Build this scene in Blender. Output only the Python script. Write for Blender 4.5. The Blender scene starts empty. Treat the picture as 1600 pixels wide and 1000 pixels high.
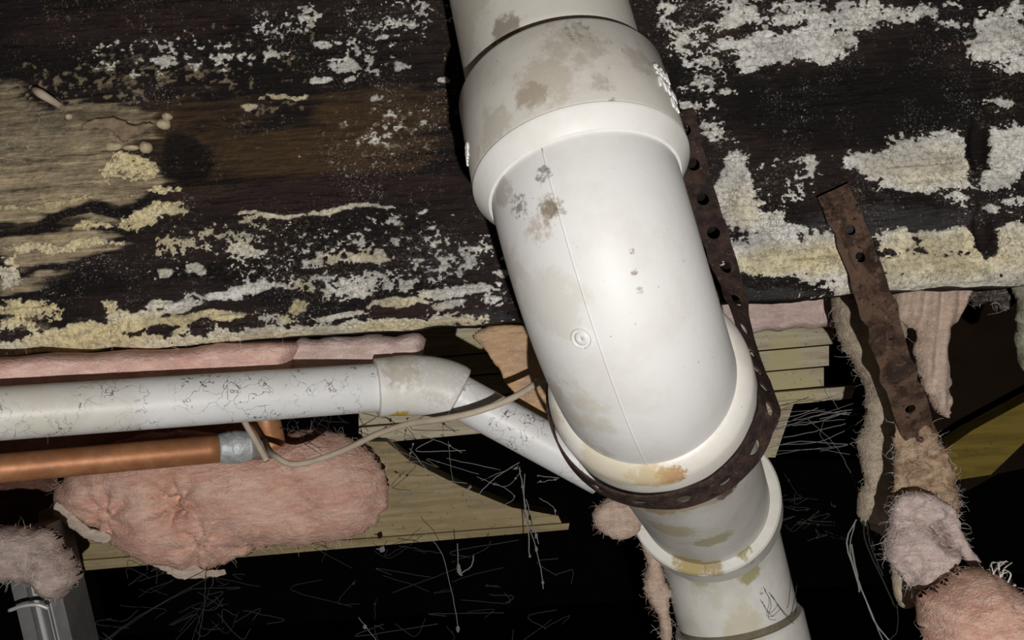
import bpy, math, random
import numpy as np
from mathutils import Vector, Matrix

random.seed(7)
rng = np.random.default_rng(11)
scene = bpy.context.scene
COL = scene.collection

# ------------------------------------------------------------------ camera, world, light, exposure
FPX = 1900.0                                   # focal length in pixels of a 1600 wide frame
PITCH, ROLL = math.radians(2.0), math.radians(3.9)
CAM = Vector((0.0, 0.0, 0.80))
FWD = Vector((0, math.cos(PITCH), math.sin(PITCH)))
_r0 = Vector((1, 0, 0)); _u0 = Vector((0, -math.sin(PITCH), math.cos(PITCH)))
RGT = (_r0 * math.cos(ROLL) - _u0 * math.sin(ROLL)).normalized()
UPV = (_r0 * math.sin(ROLL) + _u0 * math.cos(ROLL)).normalized()
cam_data = bpy.data.cameras.new('camera')
cam_data.sensor_width = 36.0
cam_data.lens = 36.0 * FPX / 1600.0
cam_data.clip_start = 0.01
cam = bpy.data.objects.new('camera', cam_data)
COL.objects.link(cam)
cam.matrix_world = Matrix(((RGT.x, UPV.x, -FWD.x, CAM.x), (RGT.y, UPV.y, -FWD.y, CAM.y),
                           (RGT.z, UPV.z, -FWD.z, CAM.z), (0, 0, 0, 1)))
scene.camera = cam

def C2W(x, y, z):                               # camera axes (right, down, forward) -> world
    return CAM + RGT * x - UPV * y + FWD * z
def W(px, py, d):                               # a pixel seen at forward distance d -> world
    return C2W((px - 800) / FPX * d, (py - 500) / FPX * d, d)

world = bpy.data.worlds.new('world'); scene.world = world; world.use_nodes = True
bgn = world.node_tree.nodes['Background']
bgn.inputs[0].default_value = (0.9, 0.92, 1.0, 1); bgn.inputs[1].default_value = 0.0

ld = bpy.data.lights.new('torch_light', 'POINT')     # the inspector's torch, held just below the camera
ld.energy = 52.0; ld.shadow_soft_size = 0.006; ld.color = (1.0, 0.975, 0.95)
torch = bpy.data.objects.new('torch_light', ld); COL.objects.link(torch)
torch.location = C2W(0.085, 0.20, -0.40)

scene.view_settings.view_transform = 'Standard'
scene.view_settings.look = 'None'
scene.view_settings.gamma = 1.0
scene.view_settings.exposure = 0.0
scene.view_settings.use_curve_mapping = False

# ------------------------------------------------------------------ helpers
def tag(o, label=None, cat=None, group=None, kind=None):
    if label: o['label'] = label
    if cat: o['category'] = cat
    if group: o['group'] = group
    if kind: o['kind'] = kind
    return o

def empty(name, loc, label, cat, group=None):
    o = bpy.data.objects.new(name, None); COL.objects.link(o)
    o.location = loc; o.empty_display_size = 0.02
    return tag(o, label, cat, group)

def mesh_obj(name, verts, faces, mat, parent=None, smooth=True, origin=None):
    V = np.asarray([tuple(v) for v in verts] if not isinstance(verts, np.ndarray) else verts, dtype=np.float64)
    if parent is not None:
        org = np.array(parent.matrix_basis.translation if parent.parent is None else
                       parent.parent.matrix_basis.translation + parent.matrix_basis.translation)
    else:
        org = V.mean(axis=0) if origin is None else np.array(origin)
    me = bpy.data.meshes.new(name)
    me.from_pydata((V - org).tolist(), [], faces if isinstance(faces, list) else faces.tolist())
    me.validate()
    if smooth:
        me.polygons.foreach_set('use_smooth', [True] * len(me.polygons))
    if mat: me.materials.append(mat)
    o = bpy.data.objects.new(name, me); COL.objects.link(o)
    if parent is not None: o.parent = parent
    else: o.location = org
    return o

def sharp(o, deg=35):
    me = o.data
    try: me.set_sharp_from_angle(angle=math.radians(deg))
    except Exception: pass
    return o

# --- numpy value noise in three dimensions
_T = rng.random((64, 64, 64))
def vnoise(P):
    P = np.asarray(P, dtype=np.float64)
    I = np.floor(P).astype(np.int64); Fr = P - I
    Fr = Fr * Fr * (3 - 2 * Fr)
    I0 = I & 63; I1 = (I + 1) & 63
    x, y, z = Fr[..., 0], Fr[..., 1], Fr[..., 2]
    def g(a, b, c): return _T[a, b, c]
    c00 = g(I0[..., 0], I0[..., 1], I0[..., 2]) * (1 - x) + g(I1[..., 0], I0[..., 1], I0[..., 2]) * x
    c10 = g(I0[..., 0], I1[..., 1], I0[..., 2]) * (1 - x) + g(I1[..., 0], I1[..., 1], I0[..., 2]) * x
    c01 = g(I0[..., 0], I0[..., 1], I1[..., 2]) * (1 - x) + g(I1[..., 0], I0[..., 1], I1[..., 2]) * x
    c11 = g(I0[..., 0], I1[..., 1], I1[..., 2]) * (1 - x) + g(I1[..., 0], I1[..., 1], I1[..., 2]) * x
    return (c00 * (1 - y) + c10 * y) * (1 - z) + (c01 * (1 - y) + c11 * y) * z
def fbm(P, octv=4, gain=0.5):
    P = np.asarray(P, dtype=np.float64); s = 0.0; a = 1.0; t = 0.0
    for k in range(octv):
        s = s + a * vnoise(P * (2.03 ** k) + 17.3 * k); t += a; a *= gain
    return s / t                                   # about 0..1, mean .5

# --- node helpers
def new_mat(name, rough=0.6, spec=0.3, metal=0.0):
    m = bpy.data.materials.new(name); m.use_nodes = True
    nt = m.node_tree; b = nt.nodes['Principled BSDF']
    b.inputs['Roughness'].default_value = rough
    b.inputs['Specular IOR Level'].default_value = spec
    b.inputs['Metallic'].default_value = metal
    return m, nt, b
def pos(nt):
    g = nt.nodes.new('ShaderNodeNewGeometry'); return g.outputs['Position']
def noise(nt, vec, scale, detail=5, rough=0.6, stretch=None, dist=0.0):
    if stretch is not None:
        mp = nt.nodes.new('ShaderNodeVectorMath'); mp.operation = 'MULTIPLY'
        nt.links.new(vec, mp.inputs[0]); mp.inputs[1].default_value = stretch; vec = mp.outputs[0]
    n = nt.nodes.new('ShaderNodeTexNoise'); n.inputs['Scale'].default_value = scale
    n.inputs['Detail'].default_value = detail; n.inputs['Roughness'].default_value = rough
    n.inputs['Distortion'].default_value = dist
    nt.links.new(vec, n.inputs['Vector']); return n.outputs['Fac']
def ramp(nt, fac, a, b, va=0.0, vb=1.0):
    r = nt.nodes.new('ShaderNodeMapRange'); r.interpolation_type = 'SMOOTHSTEP'
    nt.links.new(fac, r.inputs[0])
    for i, v in enumerate((a, b, va, vb)): r.inputs[i + 1].default_value = v
    return r.outputs[0]
def math_n(nt, op, a, b=None, clamp=False):
    n = nt.nodes.new('ShaderNodeMath'); n.operation = op; n.use_clamp = clamp
    for i, v in enumerate((a, b)):
        if v is None: continue
        if isinstance(v, (int, float)): n.inputs[i].default_value = v
        else: nt.links.new(v, n.inputs[i])
    return n.outputs[0]
def mix(nt, fac, a, b, blend='MIX'):
    n = nt.nodes.new('ShaderNodeMix'); n.data_type = 'RGBA'; n.blend_type = blend
    n.clamp_factor = True
    for sock, v in ((n.inputs[0], fac), (n.inputs[6], a), (n.inputs[7], b)):
        if isinstance(v, (int, float)): sock.default_value = v
        elif isinstance(v, tuple): sock.default_value = (*v, 1) if len(v) == 3 else v
        else: nt.links.new(v, sock)
    return n.outputs[2]
def bump(nt, bsdf, height, strength=0.4, dist=0.001):
    b = nt.nodes.new('ShaderNodeBump'); b.inputs['Strength'].default_value = strength
    b.inputs['Distance'].default_value = dist
    nt.links.new(height, b.inputs['Height']); nt.links.new(b.outputs[0], bsdf.inputs['Normal'])
def attr(nt, name):
    a = nt.nodes.new('ShaderNodeAttribute'); a.attribute_name = name; return a
def near(nt, p, center, rx, soft=0.4):
    """1 inside a ball of radius rx about a world point, 0 outside"""
    d = nt.nodes.new('ShaderNodeVectorMath'); d.operation = 'DISTANCE'
    nt.links.new(p, d.inputs[0]); d.inputs[1].default_value = tuple(center)
    return ramp(nt, d.outputs['Value'], rx * soft, rx, 1.0, 0.0)

# ------------------------------------------------------------------ materials
def pvc_material(name, base, stains, specks=0.5, crackle=0.0, rough=0.42, film=0.4):
    m, nt, b = new_mat(name, rough, 0.4)
    p = pos(nt)
    n1 = noise(nt, p, 24, 6, 0.65)
    c = mix(nt, ramp(nt, n1, 0.42, 0.72, 0, film), base, (base[0] * .80, base[1] * .77, base[2] * .70))
    n2 = noise(nt, p, 420, 2, 0.5)
    n3 = noise(nt, p, 35, 3, 0.6)
    sp = math_n(nt, 'MULTIPLY', ramp(nt, n2, 0.70, 0.76), ramp(nt, n3, 0.48, 0.62))
    c = mix(nt, math_n(nt, 'MULTIPLY', sp, specks), c, (0.10, 0.08, 0.06))
    for (ctr, r, col, st, sc, th) in stains:
        mk = near(nt, p, ctr, r, 0.15)
        nn = noise(nt, p, sc, 5, 0.7)
        f = ramp(nt, math_n(nt, 'ADD', mk, math_n(nt, 'MULTIPLY', math_n(nt, 'SUBTRACT', nn, 0.5), 1.7)), th - 0.22, th + 0.12)
        f = math_n(nt, 'MULTIPLY', f, ramp(nt, mk, 0.0, 0.15))
        c = mix(nt, math_n(nt, 'MULTIPLY', f, st), c, col)
    if crackle:
        dn = nt.nodes.new('ShaderNodeTexNoise'); dn.inputs['Scale'].default_value = 60; dn.inputs['Detail'].default_value = 3
        nt.links.new(p, dn.inputs['Vector'])
        ad = nt.nodes.new('ShaderNodeVectorMath'); ad.operation = 'MULTIPLY_ADD'
        nt.links.new(dn.outputs['Color'], ad.inputs[0]); ad.inputs[1].default_value = (0.05, 0.05, 0.05); nt.links.new(p, ad.inputs[2])
        v = nt.nodes.new('ShaderNodeTexVoronoi'); v.feature = 'DISTANCE_TO_EDGE'; v.inputs['Scale'].default_value = 62
        nt.links.new(ad.outputs[0], v.inputs['Vector'])
        ln = ramp(nt, v.outputs['Distance'], 0.004, 0.028, 1.0, 0.0)
        ln = math_n(nt, 'MULTIPLY', ln, ramp(nt, noise(nt, p, 22, 3, 0.6), 0.42, 0.58))
        c = mix(nt, math_n(nt, 'MULTIPLY', ln, crackle), c, (0.07, 0.06, 0.06))
    nt.links.new(c, b.inputs['Base Color'])
    bump(nt, b, noise(nt, p, 160, 4, 0.6), 0.10, 0.0012)
    return m

def wood_material(name, light, dark, along=(1, 14, 14), stain=None, rough=0.8):
    m, nt, b = new_mat(name, rough, 0.15)
    p = pos(nt)
    n = noise(nt, p, 14, 6, 0.65, along, 0.6)
    c = mix(nt, ramp(nt, n, 0.32, 0.68), dark, light)
    if stain:
        c = mix(nt, ramp(nt, noise(nt, p, 10, 5, 0.6), 0.5, 0.66), c, stain)
    c = mix(nt, ramp(nt, noise(nt, p, 260, 3, 0.6), 0.62, 0.72, 0, 0.5), c, (0.04, 0.03, 0.02))
    nt.links.new(c, b.inputs['Base Color'])
    bump(nt, b, n, 0.5, 0.002)
    return m

def fluff_material(name, a, c2, dirt=(0.12, 0.08, 0.06), dirt_amt=0.35, streak=(1, 1, 1), sc=30):
    m, nt, b = new_mat(name, 0.95, 0.05)
    p = pos(nt)
    n = noise(nt, p, sc, 6, 0.62, streak, 1.0)
    c = mix(nt, ramp(nt, n, 0.34, 0.66), a, c2)
    f = noise(nt, p, 120, 5, 0.7, (1, 1, 2.5), 1.5)
    c = mix(nt, ramp(nt, f, 0.48, 0.66, 0, 0.55), c, tuple(min(.95, v * 1.1 + .06) for v in a))
    c = mix(nt, ramp(nt, noise(nt, p, 170, 5, .75, (2, 2, .6), 2.0), 0.54, 0.68, 0, .30), c, tuple(v * .55 for v in c2))
    dn = noise(nt, p, 46, 6, 0.7)
    c = mix(nt, ramp(nt, dn, 0.60, 0.74, 0, dirt_amt), c, dirt)
    nt.links.new(c, b.inputs['Base Color'])
    nh = math_n(nt, 'ADD', math_n(nt, 'MULTIPLY', noise(nt, p, 75, 6, 0.7, (1, 1, 2.2), 1.2), 1.0),
                math_n(nt, 'MULTIPLY', noise(nt, p, 500, 3, 0.6), 0.35))
    bump(nt, b, nh, 0.75, 0.005)
    return m

def plain(name, col, rough=0.6, spec=0.3, metal=0.0, var=0.3, sc=60, bmp=0.2):
    m, nt, b = new_mat(name, rough, spec, metal)
    p = pos(nt)
    n = noise(nt, p, sc, 5, 0.65)
    nt.links.new(mix(nt, ramp(nt, n, 0.35, 0.7, 0, var), col, tuple(v * 0.45 for v in col)), b.inputs['Base Color'])
    bump(nt, b, n, bmp, 0.0015)
    return m

# ------------------------------------------------------------------ shape builders
def frames(pts):
    P = [Vector(p) for p in pts]; n = len(P); T = []
    for i in range(n):
        t = (P[min(i + 1, n - 1)] - P[max(i - 1, 0)])
        T.append(t.normalized())
    a = Vector((0, 0, 1)) if abs(T[0].z) < 0.9 else Vector((1, 0, 0))
    N = [(a - T[0] * a.dot(T[0])).normalized()]
    for i in range(1, n):
        v = N[-1] - T[i] * N[-1].dot(T[i]); N.append(v.normalized())
    B = [T[i].cross(N[i]) for i in range(n)]
    return P, T, N, B

def sweep(pts, rad, segs=48, closed_ends=True):
    P, T, N, B = frames(pts); n = len(P)
    if not hasattr(rad, '__len__'): rad = [rad] * n
    V = []; Fc = []
    for i in range(n):
        for k in range(segs):
            a = 2 * math.pi * k / segs
            V.append(P[i] + (N[i] * math.cos(a) + B[i] * math.sin(a)) * rad[i])
    for i in range(n - 1):
        for k in range(segs):
            k2 = (k + 1) % segs
            Fc.append([i * segs + k, i * segs + k2, (i + 1) * segs + k2, (i + 1) * segs + k])
    if closed_ends:
        Fc.append(list(range(segs - 1, -1, -1))); Fc.append([(n - 1) * segs + k for k in range(segs)])
    return V, Fc

def turned(p0, axis, prof, segs=72):
    """surface of revolution: prof is a list of (distance along the axis, radius), closed if the first equals the last"""
    axis = Vector(axis).normalized(); p0 = Vector(p0)
    a = Vector((0, 0, 1)) if abs(axis.z) < 0.9 else Vector((1, 0, 0))
    N = (a - axis * a.dot(axis)).normalized(); B = axis.cross(N)
    V = []; Fc = []; n = len(prof)
    for s, r in prof:
        for k in range(segs):
            t = 2 * math.pi * k / segs
            V.append(p0 + axis * s + (N * math.cos(t) + B * math.sin(t)) * r)
    for i in range(n):
        j = (i + 1) % n
        for k in range(segs):
            k2 = (k + 1) % segs
            Fc.append([i * segs + k, i * segs + k2, j * segs + k2, j * segs + k])
    return V, Fc

def spline(ctrl, n=60):
    """Catmull-Rom through control points"""
    P = [Vector(c) for c in ctrl]; P = [P[0] * 2 - P[1]] + P + [P[-1] * 2 - P[-2]]
    m = len(P) - 3; out = []
    for i in range(n + 1):
        u = i / n * m; k = min(int(u), m - 1); t = u - k
        a, b, c, d = P[k:k + 4]
        out.append(0.5 * ((2 * b) + (c - a) * t + (2 * a - 5 * b + 4 * c - d) * t * t + (3 * b - a - 3 * c + d) * t ** 3))
    return out

def arc(p0, a, b, L, n=40):
    """circular arc leaving p0 along a and arriving at p0 + L(a+b) along b"""
    a = a.normalized(); b = b.normalized()
    th = a.angle(b); R = L / math.tan(th / 2)
    nrm = (b - a * a.dot(b)).normalized(); ctr = p0 + nrm * R
    return [ctr - nrm * R * math.cos(th * i / n) + a * R * math.sin(th * i / n) for i in range(n + 1)]

def poly_sd(PX, PY, poly):
    """signed distance (inside positive) and the closest border point"""
    best = np.full(PX.shape, 1e9); cx = np.zeros(PX.shape); cy = np.zeros(PX.shape)
    inside = np.zeros(PX.shape, bool); n = len(poly)
    for i in range(n):
        x1, y1 = poly[i]; x2, y2 = poly[(i + 1) % n]
        dx, dy = x2 - x1, y2 - y1
        t = np.clip(((PX - x1) * dx + (PY - y1) * dy) / (dx * dx + dy * dy + 1e-9), 0, 1)
        qx, qy = x1 + t * dx, y1 + t * dy
        d = np.hypot(PX - qx, PY - qy); m = d < best
        best[m] = d[m]; cx[m] = qx[m]; cy[m] = qy[m]
        c = ((y1 > PY) != (y2 > PY)) & (PX < dx * (PY - y1) / (dy if dy else 1e-9) + x1)
        inside ^= c
    return np.where(inside, best, -best), cx, cy

def smooth_poly(poly, rag=3.0, per=8, seed=0):
    r = random.Random(seed); n = len(poly); out = []
    for i in range(n):
        p0, p1, p2, p3 = [poly[(i + k - 1) % n] for k in range(4)]
        for j in range(per):
            t = j / per
            q = []
            for a in range(2):
                q.append(0.5 * ((2 * p1[a]) + (p2[a] - p0[a]) * t + (2 * p0[a] - 5 * p1[a] + 4 * p2[a] - p3[a]) * t * t
                                + (3 * p1[a] - p0[a] - 3 * p2[a] + p3[a]) * t ** 3) + r.uniform(-rag, rag))
            out.append(tuple(q))
    return out

def pillow(name, outline, d, thick, mat, parent=None, step=6.0, rnd=0.5, amp=0.006, freq=40.0, rag=3.0, tilt=(0, 0),
           back=0.6, pits=(), seed=0, per=6, stretch=(1, 1, 1), octv=4, folds=None):
    """a solid soft body: an outline standing at distance d, swelling to both sides, with its own relief"""
    poly = smooth_poly(outline, rag, per, seed)
    xs = [p[0] for p in poly]; ys = [p[1] for p in poly]; cx0 = sum(xs) / len(xs); cy0 = sum(ys) / len(ys)
    gx = np.arange(min(xs) - step, max(xs) + 2 * step, step); gy = np.arange(min(ys) - step, max(ys) + 2 * step, step)
    GX, GY = np.meshgrid(gx, gy)
    sd, qx, qy = poly_sd(GX, GY, poly)
    ins = sd > 0
    nearb = np.zeros_like(ins)
    h, w = ins.shape
    quad = ins[:-1, :-1] | ins[1:, :-1] | ins[:-1, 1:] | ins[1:, 1:]
    allin = ins[:-1, :-1].astype(int) + ins[1:, :-1] + ins[:-1, 1:] + ins[1:, 1:]
    quad = allin >= 2
    GX = np.where(ins, GX, qx); GY = np.where(ins, GY, qy); sdp = np.where(ins, sd, 0)
    R = sdp.max() * rnd + 1e-6
    u = np.clip(sdp / R, 0, 1); prof = np.sqrt(1 - (1 - u) ** 2)
    D = d + tilt[0] * (GX - cx0) / 1000 + tilt[1] * (GY - cy0) / 1000
    X = (GX - 800) / FPX * D; Y = (GY - 500) / FPX * D
    r_, u_, f_, c_ = map(np.array, (RGT, UPV, FWD, CAM))
    base = c_ + X[..., None] * r_ - Y[..., None] * u_ + D[..., None] * f_
    st = np.array(stretch)
    n1 = fbm(base * freq * st + seed * 3.1, octv) - 0.5
    n2 = fbm(base * freq * st * 0.3 + 9 + seed, 3) - 0.5
    relief = amp * (1.6 * n1 + 2.2 * n2)
    if folds:                                        # pleats running across the given image direction
        ang, wl, fa = folds
        ph = (GX * math.cos(ang) + GY * math.sin(ang)) / wl * 2 * math.pi + 5 * (n2)
        relief = relief + fa * (np.abs(np.sin(ph * 0.5)) - 0.5)
    front = thick * prof + relief * np.clip(sdp / 8, 0, 1)
    for (px, py, rx, dep) in pits:
        dd = np.hypot(GX - px, GY - py); an = np.arctan2(GY - py, GX - px)
        front = front - dep * np.exp(-(dd / rx) ** 2) * (1 + 0.5 * np.sin(an * 7 + 2 * n2 * 10))
    F_ = base - f_ * front[..., None]
    Bk = base + f_ * (thick * back * prof)[..., None]
    idx = -np.ones((2, h, w), int); V = []; Fc = []
    flat = []
    cnt = 0
    edge_shared = ~ins
    for i in range(h - 1):
        for j in range(w - 1):
            if not quad[i, j]: continue
            q = [(i, j), (i, j + 1), (i + 1, j + 1), (i + 1, j)]
            for s in (0, 1):
                f = []
                for (a, b) in q:
                    ss = 0 if not ins[a, b] else s
                    if idx[ss, a, b] < 0:
                        idx[ss, a, b] = cnt; cnt += 1
                        V.append(F_[a, b] if ss == 0 else Bk[a, b])
                    f.append(int(idx[ss, a, b]))
                f = f[::-1] if s == 0 else f
                Fc.append(f)
    V = np.array(V)
    o = mesh_obj(name, V, Fc, mat, parent)
    o_pts = F_[ins]; o_edge = base[(sd > 0) & (sd < 2.2 * step)]
    return o, o_pts, o_edge

def strands(name, lines, mat, parent=None, sides=3):
    """many thin threads in one mesh; lines = [(points, radius)]"""
    V = []; Fc = []
    for pts, r in lines:
        n0 = len(V)
        m = len(pts)
        rr = [r * (1 - 0.6 * i / (m - 1)) for i in range(m)] if not hasattr(r, '__len__') else r
        v, f = sweep(pts, rr, sides, True)
        V += v; Fc += [[a + n0 for a in q] for q in f]
    return mesh_obj(name, V, Fc, mat, parent, smooth=False)

def fuzz(parent, pts, mat, n=150, length=0.02, r=0.00013, seed=0, name='loose_fibre_tuft'):
    rr = random.Random(seed); L = []
    if len(pts) == 0: return
    for _ in range(n):
        p = Vector(pts[rr.randrange(len(pts))]); d = Vector((rr.gauss(0, 1), rr.gauss(-0.5, .7), rr.gauss(-0.2, 1))).normalized()
        ln = length * rr.uniform(0.3, 1.3); q = [p - d * 0.003]; cur = p.copy()
        for k in range(4):
            d = (d + Vector((rr.gauss(0, .5), rr.gauss(0, .4), rr.gauss(-.1, .5)))).normalized()
            cur = cur + d * ln / 4; q.append(cur.copy())
        L.append((q, r * rr.uniform(.6, 1.4)))
    o = strands(name, L, mat, parent)
    o['kind'] = 'stuff'
    return o

def plank(name, corners, thick, mat, parent=None, bev=0.002, seed=0):
    """a sawn board: four front corners (world, going round), a depth behind them, a slightly uneven face"""
    A, B, C, D = [Vector(c) for c in corners]
    n = (B - A).cross(D - A).normalized()
    if n.dot(FWD) < 0: n = -n
    nu = max(2, int((B - A).length / 0.015)); nv = max(2, int((D - A).length / 0.012))
    V = []; Fc = []
    for i in range(nv + 1):
        for j in range(nu + 1):
            u, v = j / nu, i / nv
            p = (A * (1 - u) + B * u) * (1 - v) + (D * (1 - u) + C * u) * v
            e = 0 if (i in (0, nv) or j in (0, nu)) else 1
            V.append(p + n * (bev * (1 - e)) + n * 0.0015 * e * float(fbm(np.array([p.x * 6 + seed, p.y * 6, p.z * 60]), 3) - .5))
    m = len(V)
    for i in range(nv):
        for j in range(nu):
            a = i * (nu + 1) + j; Fc.append([a, a + 1, a + nu + 2, a + nu + 1])
    ring = [j for j in range(nu + 1)] + [i * (nu + 1) + nu for i in range(1, nv + 1)] + \
           [nv * (nu + 1) + j for j in range(nu - 1, -1, -1)] + [i * (nu + 1) for i in range(nv - 1, 0, -1)]
    for k in ring: V.append(V[k] + n * thick)
    L = len(ring)
    for k in range(L):
        k2 = (k + 1) % L; Fc.append([ring[k2], ring[k], m + k, m + k2])
    Fc.append([m + k for k in range(L)])
    return sharp(mesh_obj(name, V, Fc, mat, parent), 40)

def prism(outline, d, thick):
    V = [W(x, y, d) for x, y in outline]; n = len(V)
    V += [v + FWD * thick for v in V]
    Fc = [list(range(n)), [n + k for k in range(n - 1, -1, -1)]]
    for k in range(n):
        k2 = (k + 1) % n; Fc.append([k2, k, n + k, n + k2])
    return V, Fc

def box_faces():
    return [[0, 1, 2, 3], [7, 6, 5, 4], [0, 4, 5, 1], [1, 5, 6, 2], [2, 6, 7, 3], [3, 7, 4, 0]]
def box(name, lo, hi, mat, kind='structure'):
    x0, y0, z0 = lo; x1, y1, z1 = hi
    V = [(x0, y0, z0), (x1, y0, z0), (x1, y1, z0), (x0, y1, z0), (x0, y0, z1), (x1, y0, z1), (x1, y1, z1), (x0, y1, z1)]
    o = mesh_obj(name, V, [[0, 3, 2, 1], [4, 5, 6, 7], [0, 1, 5, 4], [1, 2, 6, 5], [2, 3, 7, 6], [3, 0, 4, 7]], mat, smooth=False)
    o['kind'] = kind
    return o

# ------------------------------------------------------------------ the crawl space itself
CEIL = 1.12
dirt_m = plain('crawl_dirt', (0.018, 0.015, 0.012), 0.95, 0.05, 0, 0.6, 20, 0.8)
dark_wood = plain('subfloor_dark', (0.06, 0.045, 0.035), 0.9, 0.1, 0, 0.6, 12, 0.4)
block_m = plain('foundation_dark', (0.012, 0.011, 0.010), 0.95, 0.05, 0, 0.5, 15, 0.5)
box('floor', (-2.4, -0.8, -0.1), (2.4, 4.0, 0.0), dirt_m)
box('ceiling', (-2.4, -0.8, CEIL), (2.4, 4.0, CEIL + 0.03), dark_wood)
box('wall_back', (-2.4, 4.0, -0.1), (2.4, 4.1, CEIL + 0.03), block_m)
box('wall_left', (-2.5, -0.8, -0.1), (-2.4, 4.0, CEIL + 0.03), block_m)
box('wall_right', (2.4, -0.8, -0.1), (2.5, 4.0, CEIL + 0.03), block_m)
box('wall_front', (-2.4, -0.9, -0.1), (2.4, -0.8, CEIL + 0.03), block_m)

# ------------------------------------------------------------------ the rotten beam
def sm(x, a, b):
    t = np.clip((x - a) / (b - a), 0, 1); return t * t * (3 - 2 * t)
YB = 0.95                                         # its front face
def on_face(px, py):                              # where the sight line of a pixel meets the face
    d = (RGT * ((px - 800) / FPX) - UPV * ((py - 500) / FPX) + FWD)
    t = (YB - CAM.y) / d.y
    return CAM + d * t
zL = on_face(0, 557).z; zR = on_face(1600, 440).z
def lerp(a, b, t): return a + (b - a) * t

xs = np.concatenate([np.linspace(-1.0, -0.47, 40)[:-1], np.linspace(-0.47, 0.47, 1250), np.linspace(0.47, 1.0, 40)[1:]])
BZ = 0.5 * (zL + zR)
slopeB = (zR - zL) / (on_face(1600, 440).x - on_face(0, 557).x)
zt = np.linspace(0, 1, 430)
GXb, GT = np.meshgrid(xs, zt)                     # rows go up
edge = BZ + slopeB * (GXb - 0.5 * (on_face(0, 557).x + on_face(1600, 440).x))
wob = (fbm(np.stack([GXb * 35, GXb * 0 + 3, GXb * 0], -1), 4) - 0.5) * 0.006 + (fbm(np.stack([GXb * 7, GXb * 0 + 8, GXb * 0], -1), 2) - .5) * 0.006
GZb = (edge + wob) + (CEIL - edge - wob) * GT
# picture-size coordinates of the face, one unit about half a millimetre
rel = np.stack([GXb - CAM.x, np.full_like(GXb, YB - CAM.y), GZb - CAM.z], -1)
dep = rel @ np.array(FWD)
PX = 800 + FPX * (rel @ np.array(RGT)) / dep
PY = 500 - FPX * (rel @ np.array(UPV)) / dep
# ragged coordinates
Q = np.stack([PX / 60, PY / 60, PX * 0], -1)
wx = (fbm(Q + 3.3, 4) - 0.5) * 46; wy = (fbm(Q + 41.7, 4) - 0.5) * 34
UX, UY = PX + wx, PY + wy
def field(lst, rot=-4.0):
    c, s = math.cos(math.radians(rot)), math.sin(math.radians(rot))
    pos_ = np.zeros_like(PX); neg = np.zeros_like(PX)
    for e in lst:
        cx, cy, rx, ry, w = e[:5]
        dx, dy = UX - cx, UY - cy
        if len(e) > 5:
            c2, s2 = math.cos(math.radians(e[5])), math.sin(math.radians(e[5]))
        else: c2, s2 = c, s
        a = (dx * c2 + dy * s2) / rx; b = (-dx * s2 + dy * c2) / ry
        g = np.exp(-((a * a + b * b) ** 1.5) * 0.7)
        if w > 0: pos_ = np.maximum(pos_, w * g)
        else: neg = np.maximum(neg, -w * g)
    return pos_ - neg
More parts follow.
